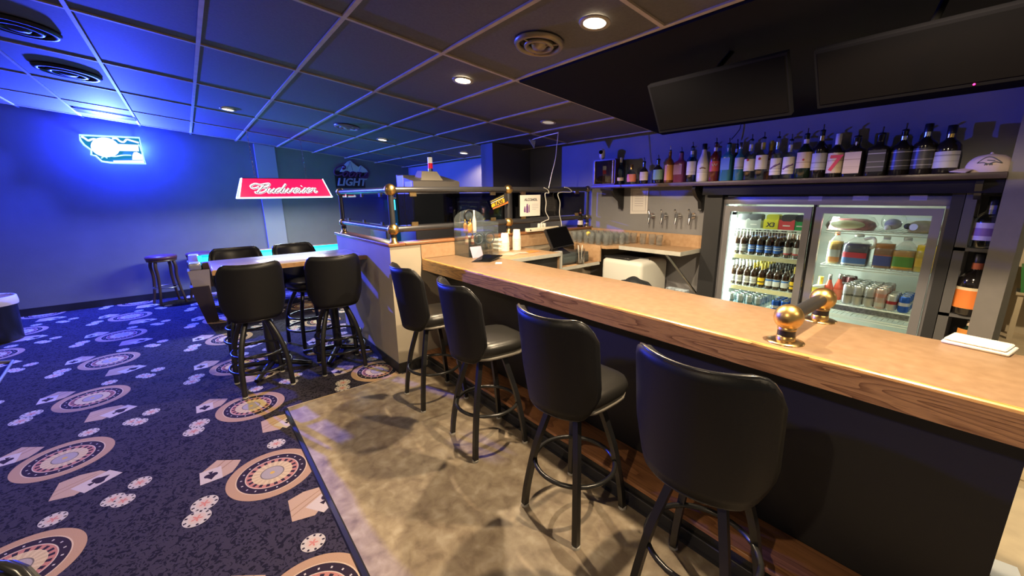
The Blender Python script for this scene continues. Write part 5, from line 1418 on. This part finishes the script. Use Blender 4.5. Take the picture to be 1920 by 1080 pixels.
# six-pack carriers
def carrier(label, px, w, body, handle, mark=None):
    x = at_y(px, 428, YI + .06).x
    t_ = thing('beer_carrier', label, 'carton', (x, YI + .06, Z1 + .007), random.uniform(-.06, .06), 'beer cartons on the top shelf of the cooler')
    hw = w / 2
    MB().hexa([(-hw, -.05, 0), (hw, -.05, 0), (hw, .09, 0), (-hw, .09, 0), (-hw, -.05, .070), (hw, -.05, .070), (hw, .09, .070), (-hw, .09, .070)]).build('carton', body, t_)
    MB().prism([(-hw, .070), (hw, .070), (hw * .96, .088), (hw * .62, .080), (hw * .5, .072), (-hw * .5, .072), (-hw * .62, .080), (-hw * .96, .088)], lambda u, v: (u, -.05, v), lambda u, v: (u, -.044, v)).build('cut_edge', body, t_)
    MB().prism([(-hw * .9, .06), (hw * .9, .06), (hw * .86, .118), (hw * .6, .128), (-hw * .6, .128), (-hw * .86, .118)], lambda u, v: (u, -.02, v), lambda u, v: (u, .06, v)).build('handle_top', handle, t_)
    if mark: frame_text(mark, ink, 'printed_mark', t_, (0, -.0505, .036), (1, 0, 0), (0, 0, 1), .055, .0005, .1, bold=.002)
    else: MB().box(-hw * .45, -.0510, .030, hw * .45, -.050, .040).build('printed_band', mat('print_pale', (.7, .7, .7), .5), t_)
    return t_
hd = mat('carton_dark', (.025, .022, .024), .5)
carrier('white beer carton closest to the bright tube in the cooler', 1394, .118, mat('carton_white', (.60, .62, .64), .4), hd)
carrier('silver-grey beer carton next to the white one', 1416, .118, mat('carton_silver', (.38, .42, .42), .4), hd)
carrier('yellow beer carton on the top shelf of the cooler', 1451 - 3, .118, mat('carton_yellow', (.66, .60, .02), .4), mat('carton_yellow2', (.42, .38, .02), .4), 'X3')
carrier('red beer carton on the top shelf of the cooler', 1480 - 2, .124, mat('carton_red', (.62, .045, .06), .4), hd)
carrier('green beer carton half hidden by the cooler door edge', 1503, .105, mat('carton_green', (.02, .34, .09), .4), hd)
# cans
def can(label, h, r, body, group):
    t_ = thing('drink_can', label, 'can', (0, 0, 0), 0, group)
    MB().lathe([(r * .78, 0), (r, .010), (r, h - .014), (r * .84, h)], seg=12, cap=False).build('can_body', body, t_)
    MB().lathe([(r * .84, h), (r * .78, h - .004), (.0005, h - .004)], seg=12, cap=False).build('can_lid', CAPS, t_)
    return t_
def can_block(label, group, h, r, body, xs, y0, nd, z, pitch=None):
    proto = None
    for x in xs:
        for j in range(nd):
            pos = (x, y0 + (pitch or 2.1 * r) * j, z)
            if proto is None:
                proto = can(label, h, r, body, group); proto.location = pos; remember(proto)
            else: dup(proto, pos)
X = lambda px, py, y: at_y(px, py, y).x
c_silver = bands('can_silver', (.50, .56, .58), [(.04, .06, (.16, .26, .30))], .25, .7)
c_tall = bands('can_tall', (.50, .50, .49), [(.07, .085, (.20, .20, .19))], .25, .7)
c_rose = bands('can_rose', (.50, .36, .32), [(.02, .05, (.50, .49, .47)), (.09, .12, (.55, .25, .2))], .25, .6)
c_blue = bands('can_blue', (.02, .08, .38), [(.05, .075, (.55, .52, .54))], .25, .5)
c_dark = bands('can_dark', (.14, .05, .05), [(.06, .075, (.45, .42, .42))], .25, .5)
c_mix = bands('can_mix', (.45, .44, .42), [(.05, .075, (.35, .04, .05))], .25, .6)
CZ = Z4 + .008
can_block('silver-blue beer can in the can rows on the low shelf by the bright tube', 'silver-blue cans low in the cooler', .122, .033, c_silver, [X(px, 575, YI + .04) for px in (1370, 1387, 1404, 1421)], YI + .03, 6, CZ)
can_block('deep blue can on the low shelf beside the silver-blue cans', 'deep blue cans low in the cooler', .122, .033, c_blue, [X(px, 590, YI + .04) for px in (1452, 1469, 1487)], YI + .03, 4, CZ)
can_block('tall silver can in one of the tall can rows behind the second door', 'tall silver cans in the cooler', .158, .036, c_tall, [X(px, 570, YI + .045) for px in (1586, 1605, 1627)], YI + .04, 5, R3 + .008)
can_block('tall rose and silver can in the row next to the short cans', 'tall rose cans in the cooler', .158, .036, c_rose, [X(1648, 575, YI + .045)], YI + .04, 5, R3 + .008)
can_block('short red and silver can between the tall cans and the blue soda cans', 'short red and silver cans in the cooler', .122, .033, c_mix, [X(1669, 580, YI + .04)], YI + .04, 3, R3 + .008)
can_block('blue soda can at the end of the can shelf', 'blue soda cans in the cooler', .122, .033, c_blue, [X(1692, 584, YI + .04)], YI + .04, 4, R3 + .008)
can_block('dark can in the short stack behind the red bottle', 'dark cans behind the red bottle', .122, .033, c_dark, [X(1570, 560, YI + .2), X(1585, 560, YI + .2)], YI + .26, 2, R3 + .07)
bottle('soda_bottle', 'red-orange bottle in the cooler just above the brass ball', (X(1552, 545, YI + .05), YI + .06, R3 + .008), .22, .034, 'taper', mat('red_drink', (.62, .10, .06), .2, coat=.4), L_CORAL, (.1, .4), CAPS, seg=12)
bottle('soda_bottle', 'second red-orange bottle tucked behind the first one', (X(1560, 545, YI + .05) + .02, YI + .14, R3 + .008), .22, .034, 'taper', mat('red_drink', (.62, .10, .06)), L_CORAL, (.1, .4), CAPS, seg=12)
q = X(1535, 545, YI + .05)
t2 = thing('drink_carton', 'white and yellow drink carton at the edge of the second cooler door', 'carton', (q + .01, YI + .05, R3 + .008))
MB().hexa([(-.05, -.04, 0), (.03, -.04, 0), (.03, .06, 0), (-.05, .06, 0), (-.05, -.04, .11), (.03, -.04, .13), (.03, .06, .13), (-.05, .06, .11)]).build('carton', bands('carton_wy', (.62, .64, .55), [(.06, .10, (.75, .62, .05))], .5), t2)
MB().cyl((-.01, .01, .11), (-.01, .01, .19), .018, 10).build('neck', CAPY, t2)
# jugs of juice
def jug(label, px, top, base, w, liquid, lab, lz, capm, handle=None, level=.60):
    p_ = at_y(px, base, YI + .07)
    h = at_y(px, top, YI + .07).z - p_.z
    dist = MC[2][0] * p_.x + MC[2][1] * p_.y + MC[2][2] * (p_.z - EYE.z)
    r = w / 2 / F * dist * .87
    t_ = thing('juice_jug', label, 'jug', (p_.x, YI + .07, R2 + .008), 0, 'juice jugs in the cooler')
    P = [(.0005, .001), (.96 * r, .0), (r, .02 * h), (r, .55 * h), (.96 * r, .64 * h), (.62 * r, .80 * h), (.32 * r, .88 * h), (.30 * r, .93 * h)]
    MB().lathe(P, seg=20, sq=4, sy=.85).build('jug_wall', jug_plastic, t_)
    MB().lathe([(.0005, .004), (.94 * r, .006), (.97 * r, .03 * h), (.97 * r, min(level, .55) * h), (.93 * r, level * h), (.0005, level * h)], seg=20, sq=4, sy=.85).build('juice', liquid, t_)
    MB().lathe([(.36 * r, .91 * h), (.36 * r, .99 * h), (.30 * r, h), (.0005, h)], seg=14).build('cap', capm, t_)
    if lab: MB().lathe([(r * 1.012, lz[0] * h), (r * 1.015, lz[1] * h)], seg=14, sq=4, sy=.85, a0=-PI / 2 - .80, a1=-PI / 2 + .80, cap=False).build('front_label', lab, t_)
    if handle: MB().tube(smooth_path([(r * .70, -.02, .60 * h), (r * 1.15, -.03, .62 * h), (r * 1.22, -.03, .80 * h), (r * 1.0, -.02, .90 * h), (r * .42, -.01, .84 * h)], 5), .011, 8).build('handle', CAPW, t_)
    return t_
jm = lambda n, c: mat(n, c, .25, coat=.3)
jug('slim juice bottle with an orange cap and white label on the juice shelf', 1561, 439, 498, 25, jm('juice_o', (.60, .34, .08)), bands('jl_orange', (.62, .62, .56), [(0, .06, (.75, .30, .10)), (.13, .15, (.2, .2, .2))], .5), (.08, .46), mat('cap_orange', (.80, .20, .04), .4), level=.72)
jug('small lidded jug behind the orange-capped bottle', 1577, 457, 497, 22, jm('juice_d', (.10, .06, .06)), None, (0, 1), CAPW, level=.5)
jug('blue and red labelled jug with a white handle on the juice shelf', 1601, 441, 501, 46, jm('juice_grape', (.06, .045, .10)), bands('jl_blue', (.10, .20, .50), [(.0, .025, (.62, .66, .72)), (.07, .125, (.60, .06, .09))], .5), (.05, .44), CAPW, True, .70)
jug('amber juice jug with a blue oval label', 1652, 446, 506, 33, jm('juice_apple', (.40, .17, .06)), bands('jl_purple', (.08, .10, .34), [(.0, .02, (.55, .12, .05)), (.10, .12, (.55, .15, .06))], .5), (.10, .44), CAPW, level=.78)
jug('orange juice jug with a green label', 1690, 449, 511, 38, jm('juice_mango', (.68, .32, .04)), bands('jl_green', (.12, .30, .06), [(.0, .03, (.75, .40, .04)), (.105, .13, (.75, .42, .05))], .5), (.08, .44), CAPW, level=.60)
jug('bright yellow juice jug at the frame end of the juice shelf', 1733, 451, 515, 40, jm('juice_yellow', (.82, .56, .01)), bands('jl_yellow', (.80, .50, .06), [(.11, .125, (.05, .05, .05))], .5), (.18, .42), CAPW, level=.80)
# food bags on the top shelf
q = at_y(1592, 430, YI + .10)
t2 = thing('meat_tray', 'large bag of sliced meat with a pale oval window on the cooler top shelf', 'food bag', (q.x, YI + .12, R1 + .008))
MB().lathe([(.0005, 0), (.15, .0), (.165, .03), (.15, .062), (.10, .085), (.0005, .09)], seg=24, sy=.62).build('bag_body', mat('meat_bag', (.30, .10, .10), .3, var=.5, scale=25, coat=.3), t2)
MB().lathe([(.0005, 0), (.105, 0), (.11, .006), (.0005, .008)], seg=24, sy=.30).build('oval_window', mat('pale_window', (.60, .58, .36), .4), t2)
ow = t2.children[-1]; ow.rotation_euler = (math.radians(80), 0, 0); ow.location = (0, -.098, .044)
MB().lathe([(.17, .02), (.175, .05), (.14, .10), (.06, .118), (.0005, .118)], seg=24, sy=.62, cap=False).build('clear_wrap', clear, t2)
q = at_y(1672, 434, YI + .10)
t2 = thing('wrapped_bundle', 'see-through bag of pale rolls lying on its side on the cooler top shelf', 'food bag', (q.x, YI + .10, R1 + .008))
MB().sphere((0, 0, .075), .072, 18, 12).build('clear_wrap', clear, t2)
MB().sphere((0, 0, .055), .05, 14, 9, .8).build('pale_roll', mat('roll_pale', (.42, .38, .40), .6), t2)
MB().sphere((-.02, -.06, .03), .02, 10, 7).build('round_tag', CAPW, t2)
MB().sphere((.085, -.03, .045), .022, 12, 8).build('dark_lid', CAPB, t2)
q = at_y(1726, 436, YI + .10)
t2 = thing('bread_loaf', 'wrapped tan loaf with a round white sticker on the cooler top shelf', 'bread', (q.x + .012, YI + .10, R1 + .008))
MB().lathe([(.0005, 0), (.075, .0), (.092, .03), (.085, .062), (.05, .083), (.0005, .088)], seg=24, sy=.7).build('loaf_body', mat('loaf_tan', (.42, .33, .14), .5, var=.15, scale=30), t2)
MB().cyl((-.045, -.052, .042), (-.048, -.062, .043), .024, 16).build('round_sticker', CAPW, t2)

# dark surround of the cooler
jb = mat('jamb_black', (.020, .021, .025), .5)
xa = at_y(1318, 420, 3.93).x
t2 = thing('cooler_surround', 'black timber surround framing the drinks cooler', 'surround', ((xa + fx1) / 2, 3.93, 0))
cxx = (xa + fx1) / 2
MB().box(xa - cxx, 0, 0, fx0 - cxx - .002, .115, 1.622).build('post', jb, t2)
MB().box(fx1 - cxx + .002, 0, 0, fx1 - cxx + .060, .115, 1.622).build('post', jb, t2)
MB().box(xa - cxx, 0.06, 1.622, fx1 - cxx + .060, .115, 1.665).build('top_rail', jb, t2)

# niche of shelves with bottles beside the cooler
nx0, nx1 = fx1 + .064, px1
t2 = thing('bottle_niche', 'narrow dark shelf niche between the cooler and the grey post', 'shelf', ((nx0 + nx1) / 2, 4.05, 0))
nc = (nx0 + nx1) / 2
nm_ = mat('niche_paint', (.085, .085, .09), .5)
za, zb = at_y(1800, 464, 3.93).z, at_y(1785, 588, 3.93).z
MB().box(nx0 - nc, .28, 0, nx1 - nc, .30, 1.62).build('back_panel', mat('niche_back', (.04, .04, .045), .6), t2)
MB().box(nx0 - nc, -.12, 0, nx0 - nc + .05, .28, 1.62).build('side_panel', nm_, t2)
for z in (za, zb, zb - .36): MB().box(nx0 - nc, -.12, z - .022, nx1 - nc, .28, z).build('shelf_board', nm_, t2)
def niche_bottle(label, px, top, base, w, y, z, shape, gm, lab, lz, cap, neck):
    p_ = at_y(px, base, y); h = at_y(px, top, y).z - p_.z
    dist = MC[2][0] * p_.x + MC[2][1] * y + MC[2][2] * (p_.z - EYE.z)
    return bottle('liquor_bottle', label, (p_.x, y, z), h, w / 2 / F * dist, shape, gm, lab, lz, cap, neck, group='bottles in the niche by the post')
niche_bottle('clear bottle with a purple and white label on the upper niche shelf', 1846, 352, 450, 38, 3.985, za, 'round', G_CLEAR, bands('nl_purple', (.55, .50, .58), [(.08, .13, (.22, .13, .28))], .5), (.16, .50), CAPB, CAPS)
niche_bottle('black bottle with an orange picture label on the middle niche shelf', 1811, 470, 586, 42, 3.985, zb, 'round', G_DARK, bands('nl_orange', (.70, .20, .04), [(.0, .05, (.70, .45, .2)), (.17, .2, (.7, .6, .4))], .5), (.12, .46), CAPB, L_CORAL)
niche_bottle('yellow-necked bottle standing behind the black one on the middle niche shelf', 1836, 500, 582, 24, 4.12, zb, 'tall', G_AMBER, None, (.1, .4), CAPY, CAPY)
niche_bottle('green bottle with an orange label on the lowest niche shelf, behind the white towel', 1797, 602, 705, 34, 3.985, zb - .36, 'round', G_GREEN, L_ORANGE, (.2, .7), CAPB, L_CREAM)

# ------------------------------------------------------------------ TVs hung over the back bar
def tv(label, pxl, pxr, ptop, pbot, y, led=None):
    a, b_ = at_y(pxl, pbot[0], y), at_y(pxr, pbot[1], y)
    yt = y - .16
    zt_ = min(at_y((pxl + pxr) / 2, ptop, yt).z, cz(yt) - .02)
    cx = (a.x + b_.x) / 2; w = b_.x - a.x; zb_ = (a.z + b_.z) / 2
    t_ = thing('tv', label, 'television', (cx, y, zb_), 0, 'televisions above the bar')
    H = math.hypot(zt_ - zb_, .16); ang = math.atan2(.16, zt_ - zb_)
    r_ = lambda x, d, v: (x, d * math.cos(ang) - v * math.sin(ang), d * math.sin(ang) + v * math.cos(ang))
    def bx(x0, d0, v0, x1, d1, v1): return MB().hexa([r_(x0, d0, v0), r_(x1, d0, v0), r_(x1, d1, v0), r_(x0, d1, v0), r_(x0, d0, v1), r_(x1, d0, v1), r_(x1, d1, v1), r_(x0, d1, v1)])
    bx(-w / 2, 0, 0, w / 2, .035, H).build('casing', mat('tv_casing', (.003, .003, .004), .7, spec=.04), t_)
    bx(-w / 2 + .012, -.002, .018, w / 2 - .012, 0, H - .012).build('screen_face', screen, t_)
    bx(-.10, .035, H * .3, .10, .06, H * .75).build('wall_plate', black_metal, t_)
    MB().tube([r_(0, .05, H * .9), (0, .10, cz(y + .10) - zb_)], .014, 8).build('ceiling_arm', mat('arm_black', (.004, .004, .004), .9, spec=.05), t_)
    if led: MB().sphere(r_(w * led, -.003, .010), .004, 8, 6).build('power_light', mat('led_red', (.6, 0, .1), .4, emit=(1, .03, .25), estr=2.5), t_)
    return t_
tv('black television hanging over the taps, with blue reflections on its screen', 1236, 1484, 126, (252, 213), 2.45)
tv('black television with a tiny red light hanging above the tall whisky bottles', 1533, 2010, 40, (201, 140), 2.45, .19)
cable_p = [at_y(1388, 228, 4.03), at_y(1387, 242, 4.03), at_y(1371, 262, 4.0)]
t2 = thing('cable', 'thin dark cable trailing down the wall behind the blue gin bottles', 'cable', cable_p[0])
MB().tube(smooth_path([p - cable_p[0] for p in cable_p], 6), .004, 6).build('wire', black_plastic, t2)

# ------------------------------------------------------------------ towel on the bar, aisle things
p4 = [on(1757, 637, 1.072), on(1893, 669, 1.072), on(1890, 661, 1.072), on(1772, 631, 1.072)]
o = on(1825, 655, 1.0705)
t2 = thing('folded_towel', 'folded white towel lying along the back edge of the bar', 'towel', o, 0)
u0, u1 = on(1762, 640, 1.0705), on(1890, 668, 1.0705)
dirv = (u1 - u0); Lt = dirv.length
t2.rotation_euler = (0, 0, math.atan2(dirv.y, dirv.x))
MB().rbox(-Lt / 2, -.005, 0, Lt / 2, .12, .012, .005).build('lower_fold', mat('towel_white', (.72, .66, .60), .9, bump=.3, scale=150), t2)
MB().rbox(-Lt / 2 + .005, .0, .0125, Lt / 2 - .01, .115, .022, .005).build('upper_fold', mat('towel_white', (.72, .66, .60)), t2)
q = on(1880, 1074, .0075)
sheet('paper_sheet', 'white paper sheet on the floor past the end of the bar', 1884, 1076, .0075, .10, .16, .2, mat('blue_white_paper', (.62, .66, .70), .6))
q = on(1925, 905, .0073)
tag(MB().rbox(-.08, -.10, 0, .08, .10, .10, .01).build('beige_box', mat('box_beige', (.60, .50, .32), .6), None, (q.x + .02, q.y + .1, .0073)), 'beige ridged box on the floor just past the bar end', 'box')
qa, qb = at_y(1908, 545, 7.05), at_y(1908, 498, 7.05)
t2 = thing('green_crate', 'dark green crate on a tan stand far down the aisle past the grey post', 'crate', (qa.x + .26, 7.05, .0073))
MB().hexa([(-.24, -.15, qa.z), (.24, -.15, qa.z), (.24, .15, qa.z), (-.24, .15, qa.z), (-.28, -.18, qb.z), (.28, -.18, qb.z), (.28, .18, qb.z), (-.28, .18, qb.z)]).build('tub', mat('crate_green', (.03, .17, .04), .5), t2)
MB().rbox(-.27, -.17, qa.z - .03, .27, .17, qa.z, .005).build('stand_top', mat('stand_tan', (.45, .38, .26), .5), t2)
for sx in (-.23, .23):
    for sy in (-.13, .13): MB().box(sx - .02, sy - .02, 0, sx + .02, sy + .02, qa.z - .03).build('leg', mat('stand_tan', (.45, .38, .26)), t2)
